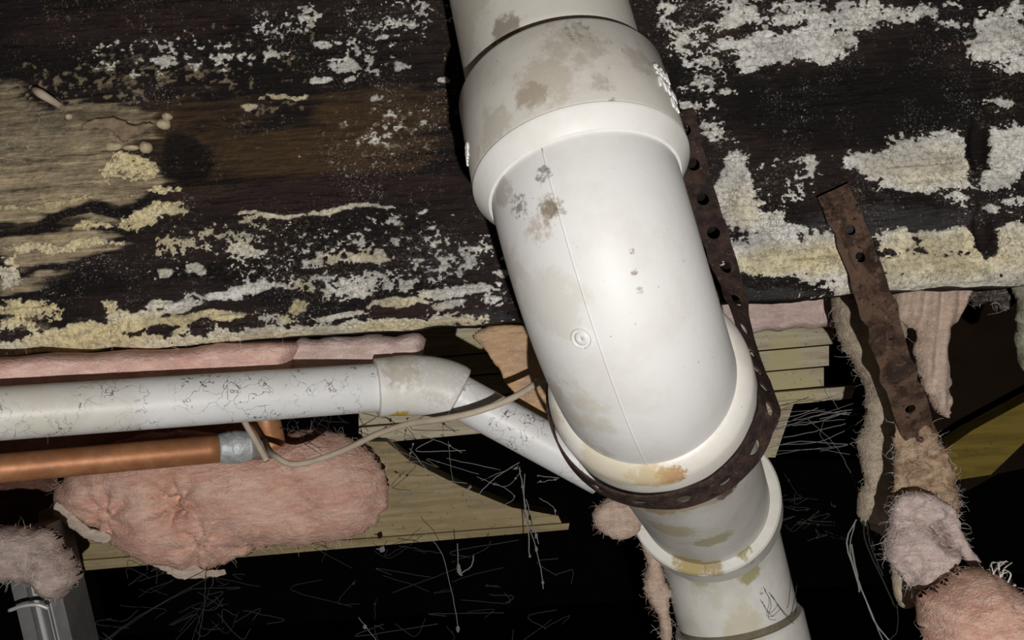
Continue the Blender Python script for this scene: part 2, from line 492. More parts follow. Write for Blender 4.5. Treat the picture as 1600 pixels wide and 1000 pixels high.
WHITE = [
 (1150,20,60,30,.58),(1205,75,62,28,.95),(1275,65,52,34,1.0),(1180,96,38,14,.85),(1330,25,60,30,.72),(1245,20,60,25,.75),(1130,70,34,14,.6),
 (1430,14,80,16,.6),(1560,60,44,45,.82),(1588,95,34,20,.8),(1590,15,44,20,.66),(1480,35,40,10,.58),(1075,55,30,50,.50),(1095,128,22,22,.62),(1050,20,25,30,.5),
 (1120,200,22,34,.64),(1200,198,36,9,.62),(1140,140,20,10,.6),(1555,162,30,14,.7),(1600,205,20,18,.6),(1090,170,20,20,.5),
 (1425,250,86,36,.97),(1480,242,62,45,1.0),(1358,246,42,17,.80),(1582,235,38,46,1.0),(1440,287,80,13,.85),(1560,282,44,18,.85),(1400,210,30,12,.62),
 (1158,268,26,32,.85),(1150,315,42,36,1.0),(1180,342,32,20,.9),(1268,262,14,24,.64),(1230,255,40,10,.55),
 (1200,382,70,32,1.0),(1272,395,48,34,1.0),(1150,402,34,30,.95),(1225,414,80,18,1.0),(1300,420,60,18,.9),
 (1400,378,38,24,.85),(1480,378,44,28,.95),(1540,415,90,20,1.0),(1588,385,32,40,1.0),(1440,412,70,18,1.0),(1330,440,50,10,.95),(1400,434,80,10,1.0),(1500,428,90,12,1.0),
 (1530,326,40,12,.66),(1495,312,34,12,.6),(1585,320,30,14,.55),
 # left of the pipe
 (210,262,46,24,.72),(245,300,50,10,.6),(240,333,62,13,.86),(95,384,110,10,.80),(170,352,70,9,.6),(14,420,26,26,.66),(40,480,64,17,.82),(60,318,120,7,.62),
 (366,393,26,9,.80),(405,396,30,7,.66),(575,406,42,8,.90),(592,395,15,9,.85),(486,411,26,5,.85),(262,425,13,8,1.0),(302,420,16,9,.86),(388,444,42,13,1.0),
 (340,462,44,11,.95),(290,478,34,12,.95),(205,492,44,13,1.0),(250,474,30,7,.85),(300,500,90,8,1.0),(170,474,14,8,.75),(130,512,90,12,1.0),(100,530,110,15,.98),
 (30,508,44,16,.8),(250,526,160,9,.85),(15,540,36,9,.9),(460,482,18,14,.9),(525,489,44,5,.92),(620,471,44,8,.95),(705,456,60,8,.92),(700,472,26,6,.8),
 (640,441,24,8,.8),(560,455,15,9,.75),(602,446,14,7,.85),(650,500,80,9,.95),(555,511,80,9,.95),(430,506,60,8,.75),(780,432,16,9,.7),(770,450,14,8,.6),
 (430,333,62,4,.86),(512,329,50,5,.86),(575,322,44,4,.80),(622,335,14,9,.75),(658,324,11,4,.8),(615,345,16,6,.7),
 (500,68,26,11,.70),(532,96,32,11,.80),(546,116,12,5,.95),(607,60,20,6,.78),(497,126,20,7,.66),(632,105,10,5,.9),(690,132,9,6,.9),(440,152,34,6,.76),(396,166,12,7,.82),
 (350,90,14,7,.62),(590,150,12,6,.66),(640,25,40,16,.45),(470,25,50,20,.40),(580,80,60,40,.38),(420,45,40,20,.48),
 (300,85,190,30,.45),(600,200,90,34,.33),(520,400,260,60,.41),(340,370,160,30,.42),(560,440,160,24,.55),(720,400,80,40,.43),(640,30,120,40,.40),
 (1100,100,50,110,.46),(1250,150,60,30,.30),(1230,290,60,30,.44),(720,500,60,12,.6),(760,470,40,14,.45),
 (1530,225,17,36,-1.6),(1538,356,16,36,-1.6),(1440,340,90,16,-.35),(1190,463,60,8,-1.2),(1350,160,170,46,-.9),(300,235,50,40,-.6),(470,300,200,12,-.4),
 (60,352,70,9,-.5),(25,520,14,12,-.5),(330,520,70,7,-.35),(250,518,24,7,-.4),
]
YELL = [(210,262,60,40,1),(120,330,300,90,1),(60,480,160,40,1),(150,520,160,30,1),(300,502,120,12,1.0),(430,540,300,22,.8),(460,482,40,30,1),(620,480,60,20,.7),
        (650,505,120,14,.9),(560,405,70,14,.6),(440,160,60,14,1),(1250,405,120,24,.8),(1480,400,150,40,.8),(1450,260,90,30,.45),(1160,320,40,30,.4),(1200,420,90,12,.8),(480,332,120,8,.5)]
ed = (GZb - (edge + wob)) / 0.0005                 # height above the lower edge in the same units
dfield = field(WHITE)
band = np.exp(-(np.abs(ed - 4) / 17.0) ** 2) * np.interp(PX, [-200, 690, 740, 1270, 1330, 1800], [0.86, 0.86, 0.2, 0.25, 0.9, 0.9])
dfield = np.maximum(dfield, band)
off_view = (np.abs(PX - 800) > 830)
P3 = np.stack([GXb, np.full_like(GXb, YB), GZb], -1)
nz1 = fbm(P3 * np.array([70, 1, 110]), 4, 0.6) - .5
nz2 = fbm(P3 * np.array([260, 1, 330]) + 7, 3, 0.6) - .5
nzg = fbm(P3 * np.array([22, 1, 300]) + 21, 4, 0.55) - .5      # grain
off_w = sm(np.abs(PX - 800), 815, 1000)
dfield = dfield * (1 - off_w) + off_w * 0.62 * sm(fbm(P3 * np.array([9, 1, 14]) + 5, 3), .50, .60)
nz3 = fbm(P3 * np.array([620, 1, 760]) + 13, 2, 0.6) - .5
cm = dfield * 1.30 + 0.95 * nz1 + 0.95 * nz2 + 0.55 * nz3 - 0.62
# deep pattern of cracks along the grain
crack = np.clip((0.5 - np.abs(fbm(P3 * np.array([6, 1, 120]) + 31, 4, .5) - .5) * 30), 0, .5)
rough_d = 0.004 * (fbm(P3 * np.array([14, 1, 26]), 3) - .5) + 0.0028 * nzg + 0.0022 * nz2 - 0.0022 * crack
hole = np.exp(-(((PX - 285) / 60) ** 2 + ((PY - 240) / 42) ** 2) ** 2) * 0.006
hole += np.exp(-(((PX - 1530) / 15) ** 2 + ((PY - 228) / 36) ** 2) ** 2) * 0.010
hole += np.exp(-(((PX - 1538) / 15) ** 2 + ((PY - 355) / 36) ** 2) ** 2) * 0.012
ledge = np.clip((PY - (165 + 0.05 * PX)) / 8, 0, 1) * np.exp(-((PX - 90) / 160) ** 4) * np.exp(-((PY - 235) / 80) ** 4) * 0.0025
disp = rough_d - hole + ledge
roundb = -0.012 * np.exp(-ed / 14.0)               # worn lower arris
Yf = YB - disp - roundb
# colours
def put(col, c, mask): return col * (1 - mask[..., None]) + np.array(c) * mask[..., None]
col = np.ones(PX.shape + (3,)) * np.array((0.0155, 0.0130, 0.0125))
big = fbm(P3 * np.array([8, 1, 18]) + 55, 4)
col = put(col, (0.036, 0.024, 0.022), sm(big + nzg * .5, .45, .62) * 0.8)
brown = field([(470,238,190,42,.95),(600,190,110,50,.8),(300,200,120,60,.6),(330,300,70,14,.7),(640,235,100,30,.6),(560,150,120,20,.5),(1100,40,60,60,.4),(1320,330,60,30,.5)])
col = put(col, (0.085, 0.052, 0.026), sm(brown + .7 * nzg + .35 * nz1, .25, .75) * .95)
purple = field([(480,300,260,26,.9),(200,40,300,40,.6),(680,480,120,24,.8)])
col = put(col, (0.045, 0.027, 0.026), sm(purple + .4 * nz1, .3, .7) * .8)
spk = field([(230,110,220,40,.8),(110,140,140,30,.7),(600,205,90,40,.7),(430,170,60,14,.6),(620,340,40,16,.5),(400,60,160,40,.4)])
col = put(col, (0.30, 0.235, 0.15), sm(spk * .55 + nz2 * 1.5 + .5 * nz1, .42, .62) * .85)
tanw = field([(60,215,170,52,1.0),(20,262,170,60,1.0),(150,285,110,34,1.0),(60,305,150,24,.9),(180,210,60,30,.7),(20,330,50,30,.6),(80,385,120,30,.8),(40,440,90,20,.7),(120,300,130,12,.8),(30,500,60,20,.6),(-60,250,150,120,1),(150,345,60,10,.7)])
tm = sm(tanw + .55 * nzg + .3 * nz1, .40, .62)
tcol = np.array((0.37, 0.295, 0.19)) * (1 + 1.3 * nzg + .9 * nz1 + .5 * nz2)[..., None] * (0.70 + .55 * sm(PY, 160, 290))[..., None]
col = col * (1 - tm[..., None]) + tcol * tm[..., None]
grey = field([(1340,350,110,34,.9),(740,500,70,20,.9),(700,400,120,40,.6),(1450,345,110,24,.8),(1200,462,90,10,.9),(1400,110,110,30,.4)])
col = put(col, (0.055, 0.053, 0.055), sm(grey + .6 * nz1 + .4 * nz2, .4, .8) * .9)
dk = field([(60,352,80,10,.9),(190,318,60,9,.7),(290,245,40,40,.9),(360,420,160,16,.7),(140,440,90,20,.7),(1340,165,190,60,1)])
col = put(col, (0.012, 0.0105, 0.010), sm(dk + .4 * nz1, .3, .6) * .9)
halo = np.clip(dfield, 0, 1.2) * 1.1 + 0.8 * nz2 + 0.7 * nz3 + .5 * nz1
col = put(col, (0.13, 0.115, 0.10), sm(halo, .34, .72) * .75)
col *= (1 - 1.2 * crack)[..., None]
col = np.clip(col, 0.004, 1)

ny, nx = PX.shape
def grid_faces(ny, nx, off=0):
    i = np.arange(ny - 1)[:, None] * nx + np.arange(nx - 1)[None, :]
    return np.stack([i, i + 1, i + nx + 1, i + nx], -1).reshape(-1, 4) + off
Vf = np.stack([GXb, Yf, GZb], -1).reshape(-1, 3)
# the other three sides: back row of vertices at top and bottom
YBK = YB + 0.09
topb = np.stack([xs, np.full(nx, YBK), np.full(nx, CEIL)], -1)
botb = np.stack([xs, np.full(nx, YBK), GZb[0]], -1)
nf = ny * nx
V_all = np.concatenate([Vf, topb, botb])
Fa = grid_faces(ny, nx)
j = np.arange(nx - 1)
top_i = (ny - 1) * nx
Ftop = np.stack([top_i + j, top_i + j + 1, nf + j + 1, nf + j], -1)
Fbk = np.stack([nf + j, nf + j + 1, nf + nx + j + 1, nf + nx + j], -1)
Fbot = np.stack([nf + nx + j, nf + nx + j + 1, j + 1, j], -1)
beam_bark, nt, b = new_mat('rotten_timber', 0.85, 0.12)
ca = attr(nt, 'tone'); p = pos(nt)
ng = noise(nt, p, 60, 6, 0.7, (1, 1, 9), 0.8)
c = mix(nt, ramp(nt, ng, 0.3, 0.62, 0.55, 0.0), ca.outputs['Color'], (0.01, 0.008, 0.007))
nm = noise(nt, p, 26, 4, 0.65)
tint = mix(nt, ramp(nt, noise(nt, p, 14, 3), .42, .58), (0.24, 0.17, 0.10), (0.46, 0.44, 0.41))
for (sc_, a0, a1, lo, hi, st_) in ((420, .635, .69, .40, .60, .7), (760, .60, .66, .46, .62, .6), (230, .63, .68, .50, .64, .6)):
    spf = math_n(nt, 'MULTIPLY', ramp(nt, noise(nt, p, sc_, 3, 0.6), a0, a1), ramp(nt, nm, lo, hi))
    c = mix(nt, math_n(nt, 'MULTIPLY', spf, st_), c, tint)
nt.links.new(c, b.inputs['Base Color'])
bump(nt, b, math_n(nt, 'ADD', ng, math_n(nt, 'MULTIPLY', noise(nt, p, 300, 4, 0.65), 0.6)), 0.7, 0.0025)

beam = empty('rotten_floor_beam', (0, YB, BZ), 'wide dark rotten timber beam crusted with white and yellow mould behind the big drain pipe', 'beam')
bm_t = mesh_obj('timber', V_all, np.concatenate([Fa, Ftop, Fbk, Fbot]), beam_bark, beam)
ca_ = bm_t.data.color_attributes.new('tone', 'FLOAT_COLOR', 'POINT')
cc = np.ones((len(V_all), 4)); cc[:nf, :3] = col.reshape(-1, 3); cc[nf:, :3] = (0.02, 0.016, 0.014)
ca_.data.foreach_set('color', cc.ravel())

# mould crust: a layer of its own standing up to 3 mm off the timber
ch = np.clip(cm * 0.010, -0.0030, 0.0019) + np.where(cm > 0, 0.0010 * nz2 + 0.0005 * nz1 + .0005 * nz3, 0)
crY = Yf - ch
Vc = np.stack([GXb, crY, GZb], -1).reshape(-1, 3)
keep = (cm > -0.16)
kq = keep[:-1, :-1] | keep[1:, :-1] | keep[:-1, 1:] | keep[1:, 1:]
Fcr = Fa.reshape(ny - 1, nx - 1, 4)[kq]
used = np.unique(Fcr); remap = -np.ones(nf, int); remap[used] = np.arange(len(used))
crust_m, nt, b = new_mat('mould_crust', 0.95, 0.05)
ca = attr(nt, 'tone'); p = pos(nt)
n = noise(nt, p, 230, 5, 0.7)
c = mix(nt, ramp(nt, n, 0.36, 0.54, 0.55, 0.0), ca.outputs['Color'], (0.20, 0.17, 0.13))
c = mix(nt, ramp(nt, noise(nt, p, 560, 3, .7), 0.60, 0.70, 0, .7), c, (0.09, 0.08, 0.07))
v = nt.nodes.new('ShaderNodeTexVoronoi'); v.feature = 'DISTANCE_TO_EDGE'; v.inputs['Scale'].default_value = 210
vd = nt.nodes.new('ShaderNodeVectorMath'); vd.operation = 'MULTIPLY_ADD'
vn = nt.nodes.new('ShaderNodeTexNoise'); vn.inputs['Scale'].default_value = 120; nt.links.new(p, vn.inputs['Vector'])
nt.links.new(vn.outputs['Color'], vd.inputs[0]); vd.inputs[1].default_value = (.02, .02, .02); nt.links.new(p, vd.inputs[2])
nt.links.new(vd.outputs[0], v.inputs['Vector'])
cr = ramp(nt, v.outputs['Distance'], 0.0, 0.09, 1, 0)
c = mix(nt, math_n(nt, 'MULTIPLY', cr, ramp(nt, noise(nt, p, 40, 2), .44, .6, 0, .45)), c, (0.07, 0.06, 0.05))
nt.links.new(c, b.inputs['Base Color'])
bump(nt, b, math_n(nt, 'SUBTRACT', n, math_n(nt, 'MULTIPLY', cr, .3)), 0.6, 0.0022)
crust = mesh_obj('mould_crust', Vc[used], remap[Fcr], crust_m, beam)
crust['kind'] = 'stuff'; crust['label'] = 'flaky white and yellow mould crust'
yl = np.clip(field(YELL) + .5 * nz1, 0, 1)
yl = np.maximum(yl, np.clip(band, 0, 1) * np.interp(PX, [0, 1200, 1400], [.75, .4, .3]))
ccol = np.array((0.84, 0.82, 0.77)) * (1 - yl[..., None]) + np.array((0.82, 0.70, 0.40)) * yl[..., None]
gz = sm(fbm(P3 * np.array([40, 1, 60]) + 77, 3), .45, .62)
ccol = ccol * (1 - .25 * gz[..., None])
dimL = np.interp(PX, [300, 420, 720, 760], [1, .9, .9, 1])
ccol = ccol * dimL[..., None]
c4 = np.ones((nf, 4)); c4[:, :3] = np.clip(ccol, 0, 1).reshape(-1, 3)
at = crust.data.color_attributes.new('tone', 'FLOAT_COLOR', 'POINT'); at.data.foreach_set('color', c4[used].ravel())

# splinter and fungus lumps on the beam's left part
pale = plain('pale_lump', (0.60, 0.50, 0.33), 0.9, 0.1, 0, 0.35, 120, 0.6)
pale_g = plain('splinter_grey', (0.50, 0.40, 0.31), 0.85, 0.1, 0, 0.3, 120, 0.5)
def lump(name, px, py, rx, ry, mat, seed, d=0.006):
    c = on_face(px, py); V = []; Fc = []; nu, nv = 16, 9
    for i in range(nv + 1):
        th = math.pi * i / nv
        for k in range(nu):
            ph = 2 * math.pi * k / nu
            q = np.array([math.sin(th) * math.cos(ph), math.cos(th), math.sin(th) * math.sin(ph)])
            s = 0.8 + 0.5 * float(fbm(q * 1.6 + seed, 3))
            V.append(c + (RGT * q[0] * rx * 0.0005 + UPV * q[2] * ry * 0.0005 - FWD * q[1] * d) * s)
    for i in range(nv):
        for k in range(nu):
            k2 = (k + 1) % nu; Fc.append([i * nu + k, i * nu + k2, (i + 1) * nu + k2, (i + 1) * nu + k])
    return mesh_obj(name, V, Fc, mat, beam)
for k, (x, y, a_, b_) in enumerate(((179, 229, 14, 8), (205, 231, 13, 5), (228, 230, 10, 9), (256, 194, 11, 8), (109, 183, 6, 5), (262, 182, 8, 6))):
    lump('fungus_lump', x, y, a_, b_, pale, k * 5.3)
v_, f_ = sweep([on_face(60, 143) - FWD * .009, on_face(75, 152) - FWD * .014, on_face(98, 167) - FWD * .006], [.0032, .0036, .0026], 10)
mesh_obj('wood_splinter', v_, f_, pale_g, beam)
# curled bark flakes left of the lumps
def flake(outl, d, th, seed):
    o, _, _ = pillow('bark_flake', outl, d, th, plain('bark_flake', (0.30, 0.225, 0.15), .9, .1, 0, .7, 90, 1.0), beam, step=2.5, amp=.004, freq=160, rag=2, seed=seed, per=4)
flake([(128, 196), (150, 186), (185, 184), (205, 196), (225, 190), (240, 196), (225, 206), (205, 214), (196, 222), (180, 212), (160, 200), (140, 204)], 0.950, 0.003, 3)

# ------------------------------------------------------------------ the big drain pipe
S_ = C2W(.0419, -.0892, .737)
def dirw(x, y, z): return (RGT * x - UPV * y + FWD * z).normalized()
a_d = dirw(.17, .86, -.48); b_d = dirw(.262, .361, .895); c_d = dirw(.24, .96, .06)
arc1 = arc(S_, a_d, b_d, 0.106, 48)
R1 = arc1[-1]
r_b = 0.0575
R2 = C2W(.167, .156, 1.06)
b2 = (R2 - R1).normalized()
rust = (0.30, 0.13, 0.04); tan = (0.42, 0.35, 0.24); grime = (0.10, 0.085, 0.065); olive = (0.36, 0.33, 0.17)
def cyl_hit(px, py, p0, ax, r):
    """where the sight line of a pixel meets a round pipe"""
    d = (RGT * ((px - 800) / FPX) - UPV * ((py - 500) / FPX) + FWD).normalized()
    o = CAM - p0; dp = d - ax * d.dot(ax); op = o - ax * o.dot(ax)
    A = dp.dot(dp); B = 2 * dp.dot(op); Cc = op.dot(op) - r * r; D = max(B * B - 4 * A * Cc, 0)
    return CAM + d * ((-B - math.sqrt(D)) / (2 * A))
def on_elbow(th_deg, s):
    """point on the elbow body: s 0..1 along the arc, angle about it measured from the outer (camera) side"""
    k = s * 48; i = min(int(k), 47); f = k - i
    c = arc1[i].lerp(arc1[i + 1], f); T = (arc1[min(i + 1, 48)] - arc1[max(i - 1 if f == 0 else i, 0)]).normalized()
    nplane = a_d.cross(b_d).normalized()
    out = (a_d - b_d).normalized(); o = T.cross(nplane)
    if o.dot(out) < 0: o = -o
    th = math.radians(th_deg)
    side = nplane
    if side.dot(RGT) < 0: side = -side
    n = (o * math.cos(th) + side * math.sin(th)).normalized()
    return c, n, T
_tab = []
for _s in range(101):
    for _t in range(-90, 91, 2):
        c, n, T = on_elbow(_t, _s / 100); p = c + n * r_b; q = p - CAM; d = q.dot(FWD)
        _tab.append((800 + FPX * q.dot(RGT) / d, 500 - FPX * q.dot(UPV) / d, p, n, T))
def hit_elbow(px, py):
    return min(_tab, key=lambda t: (t[0] - px) ** 2 + (t[1] - py) ** 2)[2:]
def H(px, py): return cyl_hit(px, py, S_, a_d, .066)
def E(px, py): return hit_elbow(px, py)[0]
def M(px, py): return cyl_hit(px, py, R1, b2, .0565)
st_hub = [(H(850, 130), .040, (0.50, 0.45, 0.36), .7, 110, .82), (H(770, 210), .04, (0.50, 0.46, 0.38), .7, 80, .85), (H(900, 70), .05, (0.46, 0.42, 0.34), .7, 90, .95),
          (H(1000, 90), .035, (0.42, 0.38, 0.33), .6, 90, .95), (H(830, 150), .020, (0.36, 0.30, 0.22), .7, 140, .80), (H(900, 50), .03, (0.22, 0.19, 0.15), .7, 220, 1.12), (H(960, 160), .008, (.2, .18, .15), .7, 250, .9),
          (H(940, 130), .02, (.32, .3, .27), .5, 150, 1.0)]
st_elbow = [(E(858, 325), .011, (0.14, 0.115, 0.075), .9, 330, .80), (E(858, 330), .022, (0.34, 0.29, 0.22), .75, 240, .98), (E(812, 325), .020, (0.20, 0.17, 0.14), .8, 260, 1.02), (E(852, 275), .014, (0.15, 0.14, 0.13), .8, 330, 1.02),
            (E(838, 362), .022, (0.45, 0.33, 0.27), .6, 130, .92), (E(785, 300), .022, (0.46, 0.40, 0.33), .6, 100, .85), (E(990, 425), .005, (0.30, 0.19, 0.15), .8, 700, .95), (E(985, 393), .005, (0.3, 0.2, 0.17), .8, 700, 1.0), (E(998, 455), .006, (0.45, 0.38, 0.3), .8, 600, 1.0),
            (E(860, 480), .05, (0.66, 0.62, 0.54), .5, 50, .85), (E(905, 640), .05, (0.62, 0.55, 0.42), .5, 70, .9), (E(868, 610), .022, (0.5, 0.44, 0.34), .6, 120, .85), (E(800, 420), .04, (0.60, 0.54, 0.46), .5, 70, .9), (E(935, 700), .025, (0.55, 0.46, 0.30), .5, 120, .95)]
def Lp(px, py): return cyl_hit(px, py, R1, b_d, .0668)
st_low = [(W(1048, 742, .752), .020, (0.46, 0.24, 0.08), .85, 220, .78), (W(1015, 752, .752), .032, (0.56, 0.42, 0.20), .75, 160, .82), (W(950, 735, .762), .040, (0.62, 0.54, 0.36), .65, 90, .70),
          (W(875, 660, .788), .030, (0.55, 0.46, 0.34), .6, 110, .85), (W(1150, 560, .78), .05, (0.62, 0.58, 0.50), .4, 60, .9)]
st_mid = [(M(1010, 790), .034, (0.50, 0.38, 0.20), .9, 120, 0.44), (M(1075, 785), .036, (0.50, 0.38, 0.24), .85, 110, 0.46), (M(1130, 765), .034, (0.54, 0.43, 0.33), .85, 110, 0.44), (M(1140, 765), .024, (0.10, 0.06, 0.045), .85, 300, 0.76), (M(1050, 830), .036, (0.56, 0.48, 0.28), .7, 130, 0.58),
          (M(1115, 845), .030, (0.40, 0.36, 0.14), .8, 170, 0.66), (W(1075, 882, 1.036), .026, (0.46, 0.36, 0.14), .9, 150, .60), (W(1160, 862, 1.045), .022, (0.36, 0.30, 0.12), .9, 150, .62), (W(1115, 886, 1.036), .02, (0.38, 0.28, 0.10), .8, 190, .85),
          (W(1165, 890, 1.085), .022, (0.42, 0.38, 0.18), .9, 90, .58), (W(1090, 900, 1.085), .022, (0.44, 0.40, 0.22), .8, 90, .60), (W(1195, 925, 1.085), .012, (0.12, 0.10, 0.08), .8, 300, .95), (W(1165, 990, 1.08), .05, (0.62, 0.56, 0.38), .6, 50, .8), (W(1100, 930, 1.085), .04, (0.62, 0.57, 0.45), .5, 80, .85)]
pvcA = pvc_material('pvc_elbow', (0.80, 0.795, 0.775), st_elbow, .6, rough=.5)
pvcB = pvc_material('pvc_elbow_rim', (0.82, 0.79, 0.72), st_low, .5)
pvcC = pvc_material('pvc_lower', (0.80, 0.785, 0.73), st_mid, .7, film=.75)
pvcT = pvc_material('pvc_upper', (0.72, 0.69, 0.62), [(W(790, 45, .74), .022, (0.25, 0.21, 0.16), .8, 150, .7), (W(740, 40, .78), .06, (0.5, 0.46, 0.38), .6, 50, .75)], .4)

drain = empty('drain_pipe', S_, 'large white plastic drain pipe bending down through a long elbow in front of the beam', 'pipe')
t0 = 0.064
up_end = S_ - a_d * (0.52)
up_pts = [S_ - a_d * (t0 - 0.002), S_ - a_d * 0.2, S_ - a_d * 0.30]
v_, f_ = sweep([S_ + FWD * .009 - a_d * (0.060 + 0.02 * k) for k in range(13)], 0.0580, 72)
mesh_obj('upper_pipe', v_, f_, pvcT, drain)
# elbow body with its upper socket and lower rim as sub-parts
v_, f_ = sweep(arc1, r_b, 96)
elbow = sharp(mesh_obj('elbow', v_, f_, pvcA, drain), 50)
prof = [(-0.064, 0.0582), (-0.0648, 0.0640), (-0.062, 0.0655), (-0.03, 0.0662), (-0.002, 0.0665), (0.0005, 0.0655), (0.011, 0.0578), (0.011, 0.0560), (-0.06, 0.0560)]
v_, f_ = turned(S_, a_d, prof, 96)
hub_m = pvc_material('pvc_hub', (0.70, 0.67, 0.61), st_hub, .7, film=.7)
lip_m = pvc_material('pvc_lip', (0.86, 0.85, 0.81), [(W(775, 275, .735), .02, (0.5, 0.44, 0.36), .6, 200, 1.0)], .4)
hub = sharp(mesh_obj('socket_hub', v_, f_, hub_m, elbow), 30)
prof = [(0.0008, 0.0668), (0.003, 0.0664), (0.0135, 0.0590), (0.0135, 0.0570), (0.0008, 0.0570)]
v_, f_ = turned(S_, a_d, prof, 96)
sharp(mesh_obj('socket_lip', v_, f_, lip_m, elbow), 40)['label'] = 'bright white lower lip of the socket'
prof = [(-0.012, 0.0570), (-0.011, 0.0600), (-0.003, 0.0655), (0.001, 0.0668), (0.06, 0.0668), (0.062, 0.0655), (0.062, 0.0560), (-0.010, 0.0560)]
v_, f_ = turned(R1, b_d, prof, 96)
rim = sharp(mesh_obj('lower_socket', v_, f_, pvcB, elbow), 40)
# mould seam and round gate mark on the elbow
seam = []
for k in range(60):
    c, n, T = on_elbow(-13, 0.06 + 0.9 * k / 59); seam.append(c + n * (r_b - 0.0002))
v_, f_ = sweep(seam, 0.0006, 6)
mesh_obj('mould_seam', v_, f_, pvcA, elbow)
gp, gn, gT = hit_elbow(911, 527)
gB = gn.cross(gT)
ring = [gp + (gT * math.cos(t) + gB * math.sin(t)) * 0.0060 - gn * (0.0003 * 0) for t in np.linspace(0, 2 * math.pi, 33)]
v_, f_ = sweep(ring, 0.0006, 6)
mesh_obj('gate_mark', v_, f_, pvcA, elbow)
v_, f_ = turned(gp, gn, [(-0.002, 0.0001), (-0.002, 0.0042), (0.0002, 0.0042), (0.0006, 0.0030), (0.0007, 0.0001)], 28)
mesh_obj('gate_disc', v_, f_, pvcA, elbow)

# raised moulded characters on the socket, worn and mostly unreadable
aN = (UPV - a_d * UPV.dot(a_d)).normalized(); aB = a_d.cross(aN)
def hub_pt(ang, s, r): return S_ + a_d * s + (aN * math.cos(ang) + aB * math.sin(ang)) * r
def hub_ang(px, py):
    best = None
    for k in range(720):
        for s in np.linspace(-.062, 0, 40):
            ang = 2 * math.pi * k / 720; p = hub_pt(ang, s, .0663); q = p - CAM; d = q.dot(FWD)
            nrm = (aN * math.cos(ang) + aB * math.sin(ang))
            if nrm.dot(q) > 0: continue
            e = (800 + FPX * q.dot(RGT) / d - px) ** 2 + (500 - FPX * q.dot(UPV) / d - py) ** 2
            if best is None or e < best[0]: best = (e, ang, s)
    return best[1], best[2]
GLY = {'S': [[(1, .9), (.5, 1), (0, .8), (.1, .55), (.9, .45), (1, .2), (.5, 0), (0, .1)]], 'C': [[(1, .85), (.5, 1), (0, .7), (0, .3), (.5, 0), (1, .15)]],
       'H': [[(0, 0), (0, 1)], [(1, 0), (1, 1)], [(0, .5), (1, .5)]], 'D': [[(0, 0), (0, 1), (.7, .9), (1, .5), (.7, .1), (0, 0)]],
       '4': [[(.8, 0), (.8, 1), (0, .35), (1, .35)]], '0': [[(.5, 0), (0, .3), (0, .7), (.5, 1), (1, .7), (1, .3), (.5, 0)]],
       'P': [[(0, 0), (0, 1), (.8, 1), (1, .75), (.8, .5), (0, .5)]], 'V': [[(0, 1), (.5, 0), (1, 1)]], 'M': [[(0, 0), (0, 1), (.5, .4), (1, 1), (1, 0)]],
       'A': [[(0, 0), (.5, 1), (1, 0)], [(.2, .4), (.8, .4)]], 'T': [[(0, 1), (1, 1)], [(.5, 1), (.5, 0)]]}
letter_m = plain('raised_lettering', (0.86, 0.85, 0.82), 0.5, 0.3, 0, 0.1, 60, 0.05)
def raised(word, ang0, s0, size, da):
    V = []; Fc = []
    sgn = 1 if da > 0 else -1
    for i, chx in enumerate(word):
        for st in GLY.get(chx, []):
            pts = [hub_pt(ang0 + da * (i + u * .7), s0 - size * w, .0668) for u, w in st]
            dense = []
            for q, r in zip(pts[:-1], pts[1:]): dense += [q.lerp(r, t) for t in (0, .33, .66)]
            dense.append(pts[-1])
            v, f = sweep(dense, 0.00075, 5); n0 = len(V); V += v; Fc += [[x + n0 for x in q] for q in f]
    return mesh_obj('raised_lettering', V, Fc, letter_m, elbow)
A1, s1 = hub_ang(1022, 105); A2, s2 = hub_ang(1052, 165)
stepa = 0.075 * (1 if ((A2 - A1 + math.pi) % (2 * math.pi) - math.pi) > 0 else -1)
raised('SCHT', A1, s1 + .004, .007, stepa)
raised('PVC40', A1 + stepa * .1, s1 + .0145, .0075, stepa)
raised('DA', A1 + stepa * 2.2, s1 + .024, .007, stepa)
A3, s3 = hub_ang(729, 235)
raised('MTP', A3 - stepa * 1.0, s3 + .008, .008, stepa)

# pipe between the two sockets, then the lower bend, its tail and the coupling
v_, f_ = sweep([R1 + b2 * (0.045 + 0.012 * k) for k in range(24)], 0.0565, 72)
mesh_obj('connecting_pipe', v_, f_, pvcC, drain)
R2h = R2 + b2 * 0.030
arc2 = arc(R2h, b2, c_d, 0.058, 28)
tail = [arc2[-1] + c_d * 0.004 * k for k in range(1, 9)]
v_, f_ = sweep(arc2 + tail, 0.0570, 72)
bend = sharp(mesh_obj('lower_bend', v_, f_, pvcC, drain), 50)
prof = [(0.0, 0.0566), (0.0, 0.0650), (0.002, 0.0665), (0.036, 0.0660), (0.046, 0.0572), (0.046, 0.0550), (0.012, 0.0550), (0.010, 0.0566)]
v_, f_ = turned(R2, b2, prof, 96)
sharp(mesh_obj('bend_socket', v_, f_, pvcC, bend), 35)
q0 = tail[-1]
v_, f_ = sweep([q0 + c_d * (-0.002 + .004 * k) for k in range(4)], 0.0552, 72)
grv = plain('groove_dirt', (0.22, 0.19, 0.13), 0.9, 0.1, 0, 0.5, 90, 0.3)
mesh_obj('joint_groove', v_, f_, grv, drain)['label'] = 'dirty groove between bend and coupling'
prof = [(0.007, 0.0550), (0.0065, 0.0595), (0.009, 0.0615), (0.075, 0.0620), (0.078, 0.0600), (0.078, 0.0550)]
v_, f_ = turned(q0, c_d, prof, 96)
sharp(mesh_obj('coupling', v_, f_, pvcC, drain), 35)
v_, f_ = sweep([q0 + c_d * (0.06 + 0.06 * k) for k in range(13)], 0.0565, 60)
mesh_obj('lower_pipe', v_, f_, pvcC, drain)

